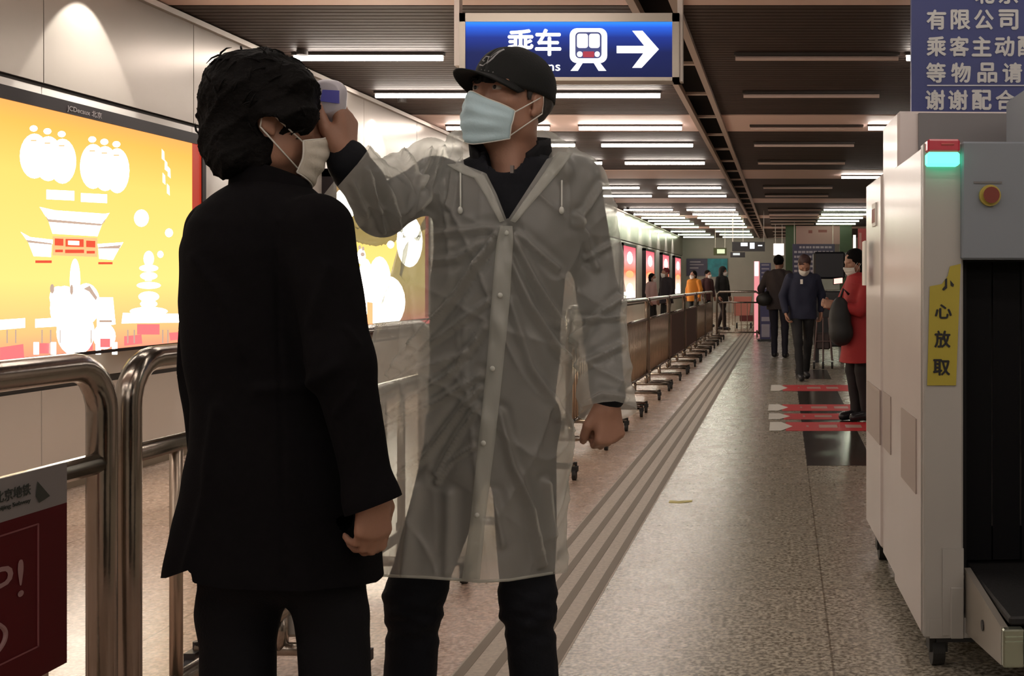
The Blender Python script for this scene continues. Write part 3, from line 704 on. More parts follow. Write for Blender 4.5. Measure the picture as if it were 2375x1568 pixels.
ys = [(8.33, 10.66), (10.77, 13.1), (13.2, 15.5), (15.6, 17.9), (18.0, 20.3), (20.4, 22.6), (22.7, 24.9)]
nmz = ['steel barrier just behind the raincoat sleeve', 'first full steel barrier right of the raincoat, with clear rounded corner', 'second steel barrier right of the raincoat in the receding row', 'brown bannered barrier, third right of the raincoat', 'brown bannered barrier, fourth right of the raincoat', 'steel barrier next to last before the far corner', 'steel barrier reaching the far corner of the row']
for i, (a, b) in enumerate(ys):
    barrier(a, b, nmz[i], [a+.08, b-1.1, b-.08] if i else [8.42, 9.5, 10.5], banner=brown_b if i in (3, 4) else None, step=.10 if i < 4 else .16)
# cross barrier at the far end
t = thing('crowd_barrier', 'steel barrier standing crosswise at the far end of the row', 'barrier', (XB, 25.1, 0)); yb = 25.1
obj('frame', MB().tube([(-1.5, yb, .1), (-1.5, yb, 1.0), (-1.44, yb, 1.06), (-.62, yb, 1.06), (-.55, yb, 1.0), (-.55, yb, .1)], .026, 10), steel, t, True)
obj('middle_rail', MB().tube([(-1.5, yb, .82), (-.55, yb, .82)], .018, 8), steel, t, True)
for k in range(1, 7): obj('baluster', MB().tube([(-1.5+.136*k, yb, .15), (-1.5+.136*k, yb, .82)], .009, 6), steel_w, t)
obj('lower_rail', MB().tube([(-1.5, yb, .15), (-.55, yb, .15)], .018, 8), steel, t, True)
for xx in (-1.45, -.6): obj('foot', MB().tube([(xx, yb-.25, .04), (xx, yb+.25, .04)], .02, 8).tube([(xx, yb, .04), (xx, yb, .2)], .02, 8), steel, t)
# grey gusset plate beside the second barrier's foot
obj('foot_weight', MB().box((XB-.09, 3.60, .11), (XB+.07, 3.72, .27), .012), mat('pale_grey_plate', (.85, .83, .78), .5), BB)

# stop notice hung on the near barrier
xs = XB+.04; y1 = 2.43; y0 = 1.80; zt, zb = .862, .428
t = thing('notice', 'red stop notice with grey header hung on the near left barrier', 'notice', (xs, y0, zb))
pn = obj('board', MB().box((xs, y0, zb), (xs+.006, y1, .775)), mat('maroon_print', (.11, .006, .010), .6, spec=.2), t)
obj('header', MB().box((xs, y0, .775), (xs+.006, y1, zt)), mat('grey_header', (.30, .28, .28), .5), t)
g = MB(); xx = xs+.0075
g.text('STOP!', (xx, 1.90, .612), (0, 1, 0), (0, 0, 1), w=.39, h=.076, bold=0)
ring = [(xx, 1.80+.17*0+.13+.1*math.cos(a), .50+.05*math.sin(a)) for a in np.linspace(0, 2*math.pi, 33)]
g2 = MB(); fl = .0022
for (a, b), (c, d) in (((1.86, .492), (2.335, .495)), ((1.86, .747), (2.335, .750))): g2.box((xs+.006, a, b), (xx, c, d))
for a in (1.86, 2.335): g2.box((xs+.006, a-fl, .492), (xx, a+fl, .749))
obj('lettering', g, mat('faded_pink_lettering', (.42, .24, .25), .5), pn)
g3 = MB(); g3.tube([(xx, 2.165+.07*math.cos(a), .550+.036*math.sin(a)) for a in np.linspace(0, 2*math.pi, 40)], .005, 6, cap=False); obj('ring_symbol', g3, mat('faded_pink_symbol', (.40, .23, .24), .5), pn)
obj('border_line', g2, mat('thin_pink_line', (.30, .09, .10), .5), pn)
g = MB(); g.text('北京地铁', (xx, 2.205, .815), (0, 1, 0), (0, 0, 1), w=.105, h=.024, bold=.015); g.text('Beijing Subway', (xx, 2.205, .797), (0, 1, 0), (0, 0, 1), w=.105, h=.011, bold=.01)
g.poly([(xx, 2.332, .838), (xx, 2.372, .800), (xx, 2.352, .795), (xx, 2.337, .792), (xx, 2.326, .808)])
obj('lettering', g, mat('dark_green_lettering', (.04, .05, .042), .5), t)

# ------------------------------------------------------------ x-ray baggage scanner
RZ = math.radians(2.2); mw = mat('scanner_white_enamel', (.60, .53, .51), .35, noise=.02, nscale=3, coat=.2)
mg = mat('scanner_grey_front', (.40, .385, .36), .4, noise=.02, nscale=3); mbl = mat('scanner_blue_grey', (.20, .225, .26), .5)
vent_m = mat('vent_panel', (.40, .33, .30), .5); mdk = mat('scanner_dark_grey', (.15, .145, .15), .5)
M0 = (P(2142, 0, 3.58)[0], 3.58, 0)
t = thing('baggage_scanner', 'large white baggage scanner with black tunnel at the right edge', 'scanner', M0, RZ); L = dict(parent=t, local=True)
bz = .116
front = MB(); front.box((0, 0, bz), (.022, .70, 1.69), .006)
body1 = MB().box((.0, .03, bz), (1.5, .70, 1.69), .012)
obj('front_cabinet_side', MB().box((0, .012, bz), (.02, .68, 1.69), .006), mw, **L)
obj('front_cabinet_top', MB().box((.02, .02, 1.66), (1.5, .68, 1.688)), mw, **L)
obj('front_post', MB().box((.0, 0, bz), (.128, .06, 1.70), .006).box((.085, -.012, bz), (.128, .01, .28), .003).box((.02, -.002, bz), (.17, .05, .18)), mg, **L)
obj('upper_front_panel', MB().box((.118, -.03, 1.325), (1.5, .05, 1.70), .006), mbl, **L)
# tunnel: dark walls and lead curtain
tn = MB(); tn.box((.128, .06, .30), (.15, 1.5, 1.34)); tn.box((.15, .06, 1.32), (1.4, 1.5, 1.34)); tn.box((1.38, .06, .30), (1.4, 1.5, 1.32))
obj('tunnel_lining', tn, mat('tunnel_black', (.006, .006, .007), .6, spec=.2), **L)
cu = MB()
for k in range(13): x = .15+k*.095; cu.box((x+.002, .10+.004*(k % 2), .34), (x+.091, .104+.004*(k % 2), 1.32))
obj('lead_curtain', cu, mat('curtain_rubber', (.004, .004, .005), .6, spec=.1), **L)
obj('conveyor_belt', MB().box((.16, -.48, .30), (1.36, 1.6, .325), .006), mat('belt_black', (.008, .008, .009), .6, bump=.2, bscale=60), **L)
tray = MB(); tray.prism([(.135, .02, .13), (.135, -.49, .195), (.135, -.49, .30), (.135, .02, .335)], (.02, 0, 0))
obj('conveyor_side_rail', tray, mat('rail_enamel', (.36, .33, .29), .35, .4), **L)
obj('rail_slot', MB().tube([(.131, -.26, .235), (.1349, -.26, .235)], .016, 14), black_pl, **L)
rol = MB().tube([(.20, -.50, .25), (1.36, -.50, .25)], .05, 18); obj('end_roller', rol, rubber, **L)
obj('end_plate', MB().box((.136, -.515, .195), (.195, -.48, .30), .004).box((.140, -.52, .275), (.19, -.515, .281)).box((.140, -.52, .262), (.19, -.515, .268)), mat('end_plate_steel', (.42, .45, .36), .25, .9), **L)
obj('access_panel', MB().box((.06, -.006, bz+.01), (.128, 0, .40)).box((.058, -.004, .40), (.128, .0, .403)), mg, **L)
y0_, y1_, y2_ = .66, 1.12, 1.68
obj('middle_cabinet', MB().box((.012, y0_+.02, bz), (1.5, y1_, 1.905), .01), mw, **L)
obj('middle_cabinet_front', MB().box((.09, y0_+.0, 1.69), (1.5, y0_+.03, 1.895)), mdk, **L)
obj('rear_cabinet', MB().box((.004, y1_+.004, bz+.02), (1.5, y2_, 1.71), .01), mw, **L)
obj('vent', MB().box((-.004, .14, .55), (.004, .48, .80)), vent_m, **L); obj('vent', MB().box((.008, 1.16-.3, .57), (.016, 1.10, .80)).box((-.001, 1.13, .57), (.006, 1.60, .80)), vent_m, **L)
obj('control_box', MB().box((.36, .02, 1.69), (.8, .4, 1.90), .01), mbl, **L)
lt = obj('status_light_base', MB().box((.005, -.05, 1.665), (.108, .03, 1.705), .006), mat('red_lens', (.22, .012, .02), .25, emit=(.25, .01, .02), es=.4), **L)
obj('status_light_lens', MB().box((.005, -.05, 1.622), (.108, .03, 1.664), .006), emis('green_lens', (.12, 1., .55), 1.6), lt, local=True)
lb2 = MB(); lb2.mi = 0
lb2.tube([(.018+.03, -.052, 1.688), (.088, -.052, 1.688)], .004, 6); obj('lamp_marking', lb2, mat('pale_red_mark', (.5, .1, .1), .4), lt, local=True)
eb = obj('emergency_stop_ring', MB().tube([(.205, -.03, 1.528), (.205, -.045, 1.528)], .034, 20), mat('yellow_ring', (.45, .36, .06), .4), **L)
obj('emergency_stop_button', MB().tube([(.205, -.045, 1.528), (.205, -.062, 1.528)], [.019, .026], 20), mat('dark_red_button', (.17, .02, .008), .35), eb, local=True)
obj('control_label', MB().box((.155, -.033, 1.566), (.245, -.03, 1.573)), mdk, **L)
obj('side_label', MB().box((-.002, 1.27, 1.50), (.004, 1.40, 1.60)), tw, **L)
mk = MB()
for k in range(4): mk.box((-.004, 1.29+k*.027, 1.515), (-.0015, 1.305+k*.027, 1.575))
obj('label_marks', mk, mat('dull_red_mark', (.3, .08, .07), .5), **L)
for cx, cy in ((.06, .10), (.06, 1.5), (1.35, .10), (1.35, 1.5)):
    obj('caster', MB().tube([(cx-.02, cy, .05), (cx+.02, cy, .05)], .05, 18).box((cx-.03, cy-.035, .05), (cx+.03, cy+.035, bz+.02)), rubber, **L)
obj('underside', MB().box((.05, .05, bz-.03), (1.45, 1.6, bz+.004)), black_pl, **L)
# yellow warning sticker with a torn corner
yl = mat('yellow_sticker', (.40, .33, .035), .5)
u = lambda a, b: ((a-2142)/726., -.006, CAMH-(b-VY)/724.)
ys_ = MB().prism([u(2156, 664), u(2150, 893), u(2217, 893), u(2228, 612), u(2203, 618), u(2198, 640), u(2184, 659)], (0, .003, 0)); yo = obj('warning_sticker', ys_, yl, **L)
g = MB()
for ch, a, b, w_, h_ in (('心', 2168, 738, 38, 32), ('放', 2167, 805, 36, 38), ('取', 2164, 869, 38, 36)):
    g.text(ch, np.array(u(a, b))-(0, .002, 0), (1, 0, 0), (0, 0, 1), w=w_/726, h=h_/726, bold=.025)
g.prism([np.array(u(a, b))-(0, .003, 0) for a, b in ((2196, 645), (2196, 668), (2188, 674), (2184, 671), (2191, 663), (2191, 648))], (0, .001, 0))
g.prism([np.array(u(a, b))-(0, .003, 0) for a, b in ((2203, 650), (2212, 660), (2210, 666), (2204, 662))], (0, .001, 0))
obj('lettering', g, black_pl, yo, local=True)
# hanging paper on the far side
tag(obj('paper_notice', MB().box((P(2006, 0, 5.15)[0]-.012, 5.0, P(0, 662, 5.1)[2]), (P(2006, 0, 5.15)[0]-.002, 5.16, P(0, 560, 5.1)[2])), tw), 'white paper sheet hanging at the far left edge of the scanner', 'paper')

# blue board over the scanner
D2 = 4.42; bx0 = P(2114, 0, D2)[0]; bz0 = 1.906
t = thing('information_board', 'large blue board with white Chinese writing standing on the scanner', 'board', (bx0, D2, bz0))
pb = obj('panel', MB().box((bx0, D2, bz0), (bx0+1.5, D2+.04, 2.75)), mat('royal_blue_board', (.012, .022, .13), .45), t)
g = MB()
def chrow(chars, xs_, yb_, w_=43, h_=44):
    for ch, a in zip(chars, xs_): g.text(ch, (P(a, 0, D2)[0], D2-.003, P(0, yb_, D2)[2]), (1, 0, 0), (0, 0, 1), w=w_/F*D2, h=h_/F*D2, bold=.028)
chrow('北京', (2262, 2317), 8); chrow('有限公司', (2150, 2206, 2260, 2317), 68); chrow('乘客主动配', (2150, 2203, 2255, 2308, 2361), 130)
chrow('等物品请', (2149, 2207, 2268, 2326), 191); chrow('谢谢配合', (2147, 2200, 2255, 2310), 254)
obj('lettering', g, mat('white_board_lettering', (.46, .46, .46), .5), pb)
obj('rule', MB().box((P(2150, 0, D2)[0], D2-.004, P(0, 200, D2)[2]), (P(2400, 0, D2)[0], D2, P(0, 197, D2)[2])), mat('pale_rule', (.4, .4, .44), .5), pb)

# security desk with black cover, cart
Dd = 17.6
t = thing('inspection_table', 'black inspection machine with pale grey top between navy jacket and red coat', 'machine', (P(1925, 0, Dd)[0], Dd, 0))
xa, xb = P(1888, 0, Dd)[0], P(1962, 0, Dd)[0]
obj('body', MB().box((xa, Dd, .25), (xb, Dd+.8, 1.13), .02), black_pl, t); obj('screen_panel', MB().prism([(xa-.02, Dd+.02, 1.15), (xb-.1, Dd+.02, 1.15), (xb-.1, Dd+.06, 1.31), (xa-.06, Dd+.06, 1.31)], (0, .03, 0)), mat('grey_green_panel', (.30, .33, .29), .5), t)
obj('upper_hood', MB().box((xa-.0, Dd+.2, 1.32), (xb, Dd+.9, 1.75), .03), mat('dark_blue_black', (.012, .013, .02), .5), t)
for a in (xa+.05, xb-.05): obj('leg', MB().box((a-.03, Dd+.05, 0), (a+.03, Dd+.7, .25)), black_pl, t)
Dc = 16.4
t = thing('luggage_cart', 'dark folding luggage cart standing before the black inspection machine', 'cart', (P(1905, 0, Dc)[0], Dc, 0)); xa, xb = P(1888, 0, Dc)[0], P(1930, 0, Dc)[0]
mauve = mat('dull_mauve_metal', (.12, .08, .08), .4, .4)
obj('frame', MB().tube([(xa, Dc, .12), (xa+.05, Dc, .75), (xb-.05, Dc, .75), (xb, Dc, .12)], .015, 8).tube([(xa+.02, Dc, .4), (xb-.02, Dc, .4)], .012, 8).tube([((xa+xb)/2, Dc, .1), ((xa+xb)/2, Dc, .75)], .012, 8), mauve, t)
obj('basket', MB().box((xa+.03, Dc, .28), (xb-.03, Dc+.3, .52), .02), mat('dark_mauve_cloth', (.05, .035, .035), .7), t)
for a in (xa, (xa+xb)/2, xb): obj('wheel', MB().tube([(a-.015, Dc, .05), (a+.015, Dc, .05)], .05, 12), rubber, t)

# ------------------------------------------------------------ figure in the raincoat
def raincoat_mat():
    m = bpy.data.materials.new('milky_translucent_plastic'); m.use_nodes = True; nt = m.node_tree; b = nt.nodes['Principled BSDF']
    b.inputs['Base Color'].default_value = (.76, .77, .73, 1); b.inputs['Roughness'].default_value = .27; b.inputs['Specular IOR Level'].default_value = .9
    tr = nt.nodes.new('ShaderNodeBsdfTranslucent'); tr.inputs[0].default_value = (.86, .84, .80, 1)
    tp = nt.nodes.new('ShaderNodeBsdfTransparent'); tp.inputs[0].default_value = (.95, .97, .95, 1)
    m1 = nt.nodes.new('ShaderNodeMixShader'); m1.inputs[0].default_value = .45; m2 = nt.nodes.new('ShaderNodeMixShader'); m2.inputs[0].default_value = COAT_CLEAR
    nt.links.new(b.outputs[0], m1.inputs[1]); nt.links.new(tr.outputs[0], m1.inputs[2]); nt.links.new(m1.outputs[0], m2.inputs[1]); nt.links.new(tp.outputs[0], m2.inputs[2])
    n = nt.nodes.new('ShaderNodeTexNoise'); n.noise_type = 'RIDGED_MULTIFRACTAL'; n.inputs['Scale'].default_value = 7; n.inputs['Detail'].default_value = 2; n.inputs['Distortion'].default_value = 1.2
    tc = nt.nodes.new('ShaderNodeTexCoord'); bp = nt.nodes.new('ShaderNodeBump'); bp.inputs['Strength'].default_value = .5; bp.inputs['Distance'].default_value = .02
    nt.links.new(tc.outputs['Object'], n.inputs['Vector']); nt.links.new(n.outputs['Fac'], bp.inputs['Height']); nt.links.new(bp.outputs[0], b.inputs['Normal']); nt.links.new(bp.outputs[0], tr.inputs['Normal'])
    nt.links.new(m2.outputs[0], nt.nodes['Material Output'].inputs[0]); return m
COAT_CLEAR = .52
coat_m = raincoat_mat(); coat_edge = mat('milky_plastic_hem', (.62, .64, .60), .4)
DG = 2.72
gt = thing('person', 'person in milky raincoat, black cap and blue face mask, raising one arm', 'person', P(1165, 1861, DG))
hc = P(1184, 230, DG); HR = frame((-.56, -.80, .13)); HR = frame((-.47, -.86, .13), (.07, 0, 1))
s = SDF(P(700, 100, DG)-np.array([.05, .55, 0])*[1, 1, 1]-np.array([0, 0, 1.80]), P(1500, 90, DG)+np.array([.05, .25, .02]), .0045)
s.lo = s.lo
HL = head(s, hc, HR, 1.0)
neckb = P(1195, 400, DG+.03)
s.cone(HL(0, -.02, -.06), neckb, .054, .062, .03); s.cone(HL(0, .03, -.09), P(1190, 395, DG-.02), .03, .04, .03)
shL, shR = P(1010, 420, DG), P(1335, 415, DG)
elL, wrL = P(885, 492, 2.52), P(800, 362, 2.345)
elR, wrR = P(1388, 690, 2.75), P(1408, 948, 2.66)
s.cone(neckb, P(1180, 500, DG), .058, .08, .03); s.cone(P(1080, 500, DG+.02), P(1290, 500, DG+.02), .06, .06, .04); s.cone(P(1180, 520, DG), P(1160, 930, DG), .095, .10, .05)
s.path([shL, elL, wrL], [.05, .04, .027], .03); s.path([shR, elR, wrR], [.05, .04, .027], .03)
hipL, hipR = P(1085, 985, DG), P(1222, 985, DG); knL, knR = P(962, 1390, 2.70), P(1228, 1400, 2.70); ftL, ftR = P(945, 1795, DG+.03), P(1252, 1795, DG+.03)
for a, b, c in ((hipL, knL, ftL), (hipR, knR, ftR)): s.path([a, b, c], [.055, .036, .034], .02); s.cone(c, c+np.array([0, -.14, -.035]), .035, .03, .03)
hand(s, wrL, (-.02, .10, 1), (-1, .12, 0), True, ((.15, 1.0, .7), (.35, 1.2, .7), (.5, 1.2, .6), (.6, 1.2, .6)), ((.8, .35, .45), (.95, .35, .05), (1, .15, -.05)), 1.02)
hand(s, wrR+np.array([0, 0, .012]), (.10, -.05, -1), (-.55, .85, 0), False, (1.25, 1.55, .9), ((.75, .2, .55), (.75, .65, .1), (.5, .9, -.2)), 1.0)
V, Q = s.mesh(); V = relax(V, Q, 1, .4); nobj('body', V, Q, skin, gt)
del s
# eyes, brows
for nm_, x in (('eye', -.031), ('eye', .031)):
    e = obj(nm_, MB().ball(HL(x, .0795, .004), .0125, 16, 10), mat('eye_white', (.45, .40, .36), .25), gt, True)
    f_ = HR@np.array([-.15, 1, -.05]); obj('iris', MB().ball(HL(x, .0795, .004)+N(f_)*.0085, .0058, 12, 8), black_pl, e, True)
    sx = 1 if x > 0 else -1
    obj('eyebrow', MB().tube([HL(x-sx*.014, .098, .021), HL(x, .097, .026), HL(x+sx*.018, .086, .023)], [.0025, .004, .002], 8), hair_m, gt, True)
s = SDF(hc-.16, hc+.16, .004); 
s.ell(HL(0, -.02, .02), (.083, .098, .085), .01, HR); s.ell(HL(0, .075, -.03), (.12, .072, .11), .005, HR, True); s.ell(HL(0, -.03, -.13), (.15, .15, .075), .01, HR, True)
for x in (-1, 1): s.ell(HL(x*.085, -.002, -.02), (.02, .03, .04), .004, HR, True); s.cone(HL(x*.076, .018, .02), HL(x*.077, .016, -.006), .006, .004, .006)
V, Q = s.mesh(); V = V+vnormals(V, Q)*(swave(V, 150, 3)*.002)[:, None]; nobj('hair', V, Q, mat('greying_black_hair', (.03, .027, .025), .6, noise=.4, nscale=90), gt)
# cap
cap_m = mat('black_cap_cloth', (.009, .010, .010), .75, bump=.2, bscale=250, spec=.25)
cc = (0, -.012, .036); G = []
for i in range(15):
    ph = math.pi/2*(i/12 if i <= 12 else 1); z = .088*math.cos(ph) if i <= 12 else -.012*(i-12)
    rr_ = math.sin(ph)**.8; G.append([HL(cc[0]+.086*rr_*math.sin(a), cc[1]+.109*rr_*math.cos(a), cc[2]+z+(.004 if i < 2 else 0)) for a in np.linspace(0, 2*math.pi, 41)])
cp = obj('cap', MB().grid(G), cap_m, gt, True, solid=.003)
G = []
for i in range(9):
    t_ = i/8; row = []
    for a in np.linspace(-1.12, 1.12, 25):
        x = math.sin(a)*(.083+.004*t_); y = -.012+math.cos(a)*.107+t_*.080*max(0, math.cos(a*1.28))**.6; z = .034-.045*(a/1.12)**2*.55-.012*t_-t_*.02*math.cos(a)*0
        row.append(HL(x, y, z))
    G.append(row)
obj('brim', MB().grid(G), cap_m, cp, True, solid=.004)
obj('button', MB().ball(HL(0, -.012, .126), (.008, .008, .004), 10, 6, HR), cap_m, cp, True)
em = MB()
def capP(a, z, o=.003):
    ph = math.acos(max(-1, min(1, z/.088))); rr_ = math.sin(ph)**.8; return HL((.086*rr_+o)*math.sin(a), cc[1]+(.106*rr_+o)*math.cos(a), cc[2]+z)
em.tube([capP(.28, .022), capP(.10, .018), capP(-.02, .026), capP(.02, .042), capP(.18, .044), capP(.24, .034), capP(.12, .030)], .0022, 6)
em.tube([capP(-.02, .022), capP(-.14, .036), capP(-.24, .060), capP(-.30, .066)], .003, 6); em.tube([capP(-.05, .040), capP(-.16, .056), capP(-.2, .062)], .002, 6)
obj('embroidery', em, mat('pale_grey_thread', (.30, .30, .31), .6), cp, True)
em = MB()
for k in range(4): em.ball(capP(.12-.13*k, .008-.002*k), .0022, 8, 6)
obj('stitch_dots', em, mat('grey_thread', (.12, .12, .12), .6), cp)
# mask
def mask(parent, HL, m, loops_m, sc=1., side_m=None, w=1.0):
    G = []
    for i in range(21):
        v = i/20; row = []; zt_ = -.028-.107*v
        for a in np.linspace(-1.28, 1.28, 33):
            nose = math.exp(-(a/.30)**2); low = math.exp(-((v-.12)/.3)**2)
            ry = .088+.006*math.sin(math.pi*v)-.016*max(0, v-.55)/.45
            x = .079*w*math.sin(a)*(1-.20*max(0, v-.35)); y = .022+ry*math.cos(a)**.8+.020*nose*low+.004
            z = zt_*1.0+.010*nose*(1-v)-(.018*(1-v)-.024*v)*(abs(a)/1.28)**1.6
            y += .0022*math.sin(v*math.pi*2*3.5)*(1-(abs(a)/1.28)**4)
            row.append(HL(x, y, z))
        G.append(row)
    mk_ = obj('face_mask', MB().grid(G), m, parent, True, solid=.002)
    e = MB(); e.tube(G[0], .0018, 6); e.tube(G[-1], .0018, 6); e.tube([r_[0] for r_ in G], .0018, 6); e.tube([r_[-1] for r_ in G], .0018, 6)
    obj('mask_edging', e, loops_m, mk_, True)
    for sx, j in ((-1, 0), (1, -1)):
        lp = MB(); ear = HL(sx*.083, -.022, .012); ear2 = HL(sx*.083, -.026, -.03)
        lp.tube([G[1][j], (G[1][j]+ear)/2+HR_dummy*0, ear], .0016, 6); lp.tube([ear, ear2], .0016, 6); lp.tube([ear2, (G[18][j]+ear2)/2, G[18][j]], .0016, 6)
        obj('ear_loop', lp, loops_m, mk_, True)
    return mk_
HR_dummy = 0
mask(gt, HL, mat('pale_blue_mask', (.50, .68, .76), .75, bump=.1, bscale=150), white_cloth)
# clothes under the raincoat
s = SDF(P(700, 300, DG)-np.array([.05, .55, .85]), P(1500, 300, DG)+np.array([.02, .28, .05]), .007)
rowsJ = [(py, xl, xr, ry) for py, xl, xr, ry in ((385, 1075, 1290, .07), (420, 1035, 1322, .10), (500, 1010, 1325, .12), (650, 1005, 1305, .135), (800, 1000, 1295, .14), (920, 1000, 1285, .135), (1010, 998, 1280, .13))]
s.loft([(P(0, py, DG)[2], P((xl+xr)/2, 0, DG)[0], DG+.01, (xr-xl)/2/F*DG, ry) for py, xl, xr, ry in rowsJ], .02)
s.path([shL, elL, wrL-np.array([-.004, -.01, .012])], [.062, .050, .046], .03); s.path([shR, elR, wrR+np.array([0, .01, .03])], [.060, .048, .040], .03)
s.ell(P(1185, 395, DG), (.12, .09, .05), .03)
s.cone(neckb-np.array([0, .02, -.03]), neckb+np.array([0, 0, .2]), .062, .062, .004, True)
s.cone(neckb-np.array([0, .08, -.02]), neckb+np.array([0, -.07, .2]), .05, .07, .004, True)
V, Q = s.mesh(); V = V+vnormals(V, Q)*(swave(V, 25, 8)*.006)[:, None]; jk = nobj('dark_jacket', V, Q, navy_cloth, gt)
G = []; nb = P(1186, 392, DG+.015)
for i in range(7):
    v = i/6; row = []
    for a in np.linspace(-2.62, 2.62, 37):   # 0 = back
        r_ = .094-.010*v+(.020*v if abs(a) > 2.2 else 0); hgt = .108+.004*math.cos(a)-.03*max(0, (abs(a)-2.2)/.42)
        row.append(nb+np.array([math.sin(a)*r_*1.08, math.cos(a)*r_*.95, -.035+v*hgt+.012*math.cos(a)]))
    G.append(row)
obj('collar', MB().grid(G), black_cloth, jk, True, solid=.008)
obj('zip_pull', MB().box(P(1188, 398, DG-.12)-.004, P(1188, 388, DG-.12)+.004), mat('dull_zip', (.2, .17, .16), .4, .8), jk)
s = SDF(P(850, 960, DG)-np.array([.08, .3, .92]), P(1360, 900, DG)+np.array([.05, .3, 0]), .007)
s.ell(P(1148, 965, DG), (.155, .12, .10), .03)
def leg(a, b, c, r0, r1, r2): s.path([a, b, c], [r0, r1, r2], .04)
leg(P(1075, 1010, DG), P(962, 1385, 2.70), P(940, 1815, DG+.03), .085, .064, .056); leg(P(1212, 1010, DG), P(1226, 1395, 2.70), P(1255, 1815, DG+.03), .085, .060, .056)
V, Q = s.mesh(); n_ = vnormals(V, Q); qx, qy = proj(V); w_ = np.exp(-((qy-1430)/70)**2)
V = V+n_*((np.sin(qy*.11+qx*.05)*.003+np.sin(qy*.19-qx*.06)*.0015)*w_+swave(V, 20, 4)*.006)[:, None]
lo_c = V[:, 2] > .045; T = tris(Q); V2, T2 = clip(V, T, V[:, 2]-.05); nobj('trousers', V2, T2, navy_cloth, gt)
for c in (P(940, 1815, DG+.03), P(1255, 1815, DG+.03)):
    s = SDF([c[0]-.09, c[1]-.25, -.02], [c[0]+.09, c[1]+.12, .16], .006)
    s.cone([c[0], c[1]+.02, .06], [c[0], c[1]-.16, .042], .05, .042, .03); s.cone([c[0], c[1], .05], [c[0], c[1]-.01, .10], .048, .045, .02)
    V, Q = s.mesh(); V[:, 2] = np.maximum(V[:, 2], .004); nobj('shoe', V, Q, black_pl, gt)
# the raincoat itself
s = SDF(P(690, 280, DG)-np.array([.05, .62, 1.26]), P(1500, 270, DG)+np.array([.03, .30, .03]), .005)
rowsC = [(375, 1060, 1310, .085), (392, 1020, 1352, .11), (420, 985, 1378, .125), (470, 958, 1388, .14), (550, 938, 1372, .155), (650, 914, 1345, .165), (750, 892, 1332, .17), (850, 872, 1324, .175), (950, 858, 1322, .18), (1050, 868, 1319, .18), (1130, 889, 1311, .18), (1200, 894, 1306, .185), (1270, 883, 1302, .19), (1400, 878, 1300, .20)]
s.loft([(P(0, py, DG)[2], P((xl+xr)/2, 0, DG)[0], DG, (xr-xl)/2/F*DG, ry) for py, xl, xr, ry in rowsC], .02, 2.4)
s.path([P(1005, 412, DG), P(900, 462, 2.56), P(862, 470, 2.49), P(793, 412, 2.37), P(745, 350, 2.24)], [.088, .080, .082, .076, .074], .035)
s.ell(P(775, 470, 2.42), (.045, .05, .035), .04)
s.path([P(1330, 428, DG), P(1376, 600, 2.75), P(1388, 700, 2.74), P(1404, 950, 2.66), P(1408, 1010, 2.63)], [.082, .068, .062, .060, .060], .02)
# folded hood on the shoulders
s.path([P(1085, 352, 2.64), P(1072, 330, 2.72), P(1100, 318, 2.82), P(1190, 322, 2.88), P(1270, 340, 2.82), P(1308, 362, 2.72), P(1310, 395, 2.62)], [.022, .03, .034, .04, .034, .028, .02], .02)
V, Q = s.mesh(); V = relax(V, Q, 2, .5); n_ = vnormals(V, Q); qx, qy = proj(V); fr_ = np.clip(-n_[:, 1]*2+.3, 0, 1)
ridges = [([(1165, 525), (1090, 535), (985, 545)], 8, .007), ([(1160, 535), (1060, 600), (1000, 606)], 8, .008), ([(1150, 545), (1110, 600), (1060, 675), (960, 800)], 7, .010), ([(1140, 565), (1050, 700), (985, 760), (900, 870)], 8, .010),
 ([(1130, 700), (1050, 760), (925, 850)], 7, .008), ([(1125, 760), (1040, 870), (905, 960)], 8, .010), ([(1115, 870), (1020, 930), (870, 1000)], 8, .010), ([(1110, 900), (1060, 960), (985, 1060), (930, 1100)], 7, .011), ([(1105, 945), (1060, 1010), (1010, 1100)], 7, .010),
 ([(1100, 1035), (1045, 1070), (1010, 1120)], 6, .008), ([(1080, 820), (960, 860), (868, 910)], 8, .008), ([(1190, 545), (1240, 650), (1300, 750)], 8, .010), ([(1185, 600), (1225, 700), (1285, 800), (1310, 830)], 8, .009), ([(1200, 540), (1290, 620)], 8, .007), ([(1185, 700), (1230, 850), (1300, 960)], 9, .007),
 ([(1160, 960), (1190, 1080), (1235, 1180), (1265, 1310)], 9, .011), ([(1270, 1120), (1285, 1320)], 8, .010), ([(1145, 1150), (1165, 1260)], 9, .007), ([(960, 1130), (945, 1330)], 14, .007), ([(1040, 1150), (1035, 1330)], 14, .006),
 ([(1330, 790), (1380, 735), (1440, 690)], 7, .009), ([(1340, 745), (1440, 735)], 6, .008), ([(1352, 940), (1395, 915), (1452, 925)], 6, .007), ([(1345, 850), (1440, 800)], 8, .007), ([(1340, 500), (1385, 620)], 8, .008), ([(1360, 600), (1430, 560)], 6, .006),
 ([(885, 395), (905, 450), (925, 530)], 7, .010), ([(855, 395), (870, 460), (890, 535)], 7, .009), ([(940, 360), (985, 440), (965, 540)], 7, .011), ([(1000, 350), (975, 420), (960, 500)], 6, .009), ([(1030, 345), (1000, 420), (975, 520)], 6, .008), ([(820, 430), (850, 500)], 7, .008), ([(775, 470), (830, 520)], 7, .007),
 ([(990, 500), (965, 540), (940, 640)], 8, .009), ([(1395, 430), (1340, 520)], 7, .007), ([(1080, 360), (1050, 400), (1040, 480)], 6, .006)]
d = np.zeros(len(V))
for pl, w_, A_ in ridges: dd = segd(qx, qy, pl); w_ = w_*.85; A_ = A_*1.7; d += A_*np.exp(-(dd/w_)**2)-A_*.4*np.exp(-((dd-w_*2.4)/(w_*1.5))**2)
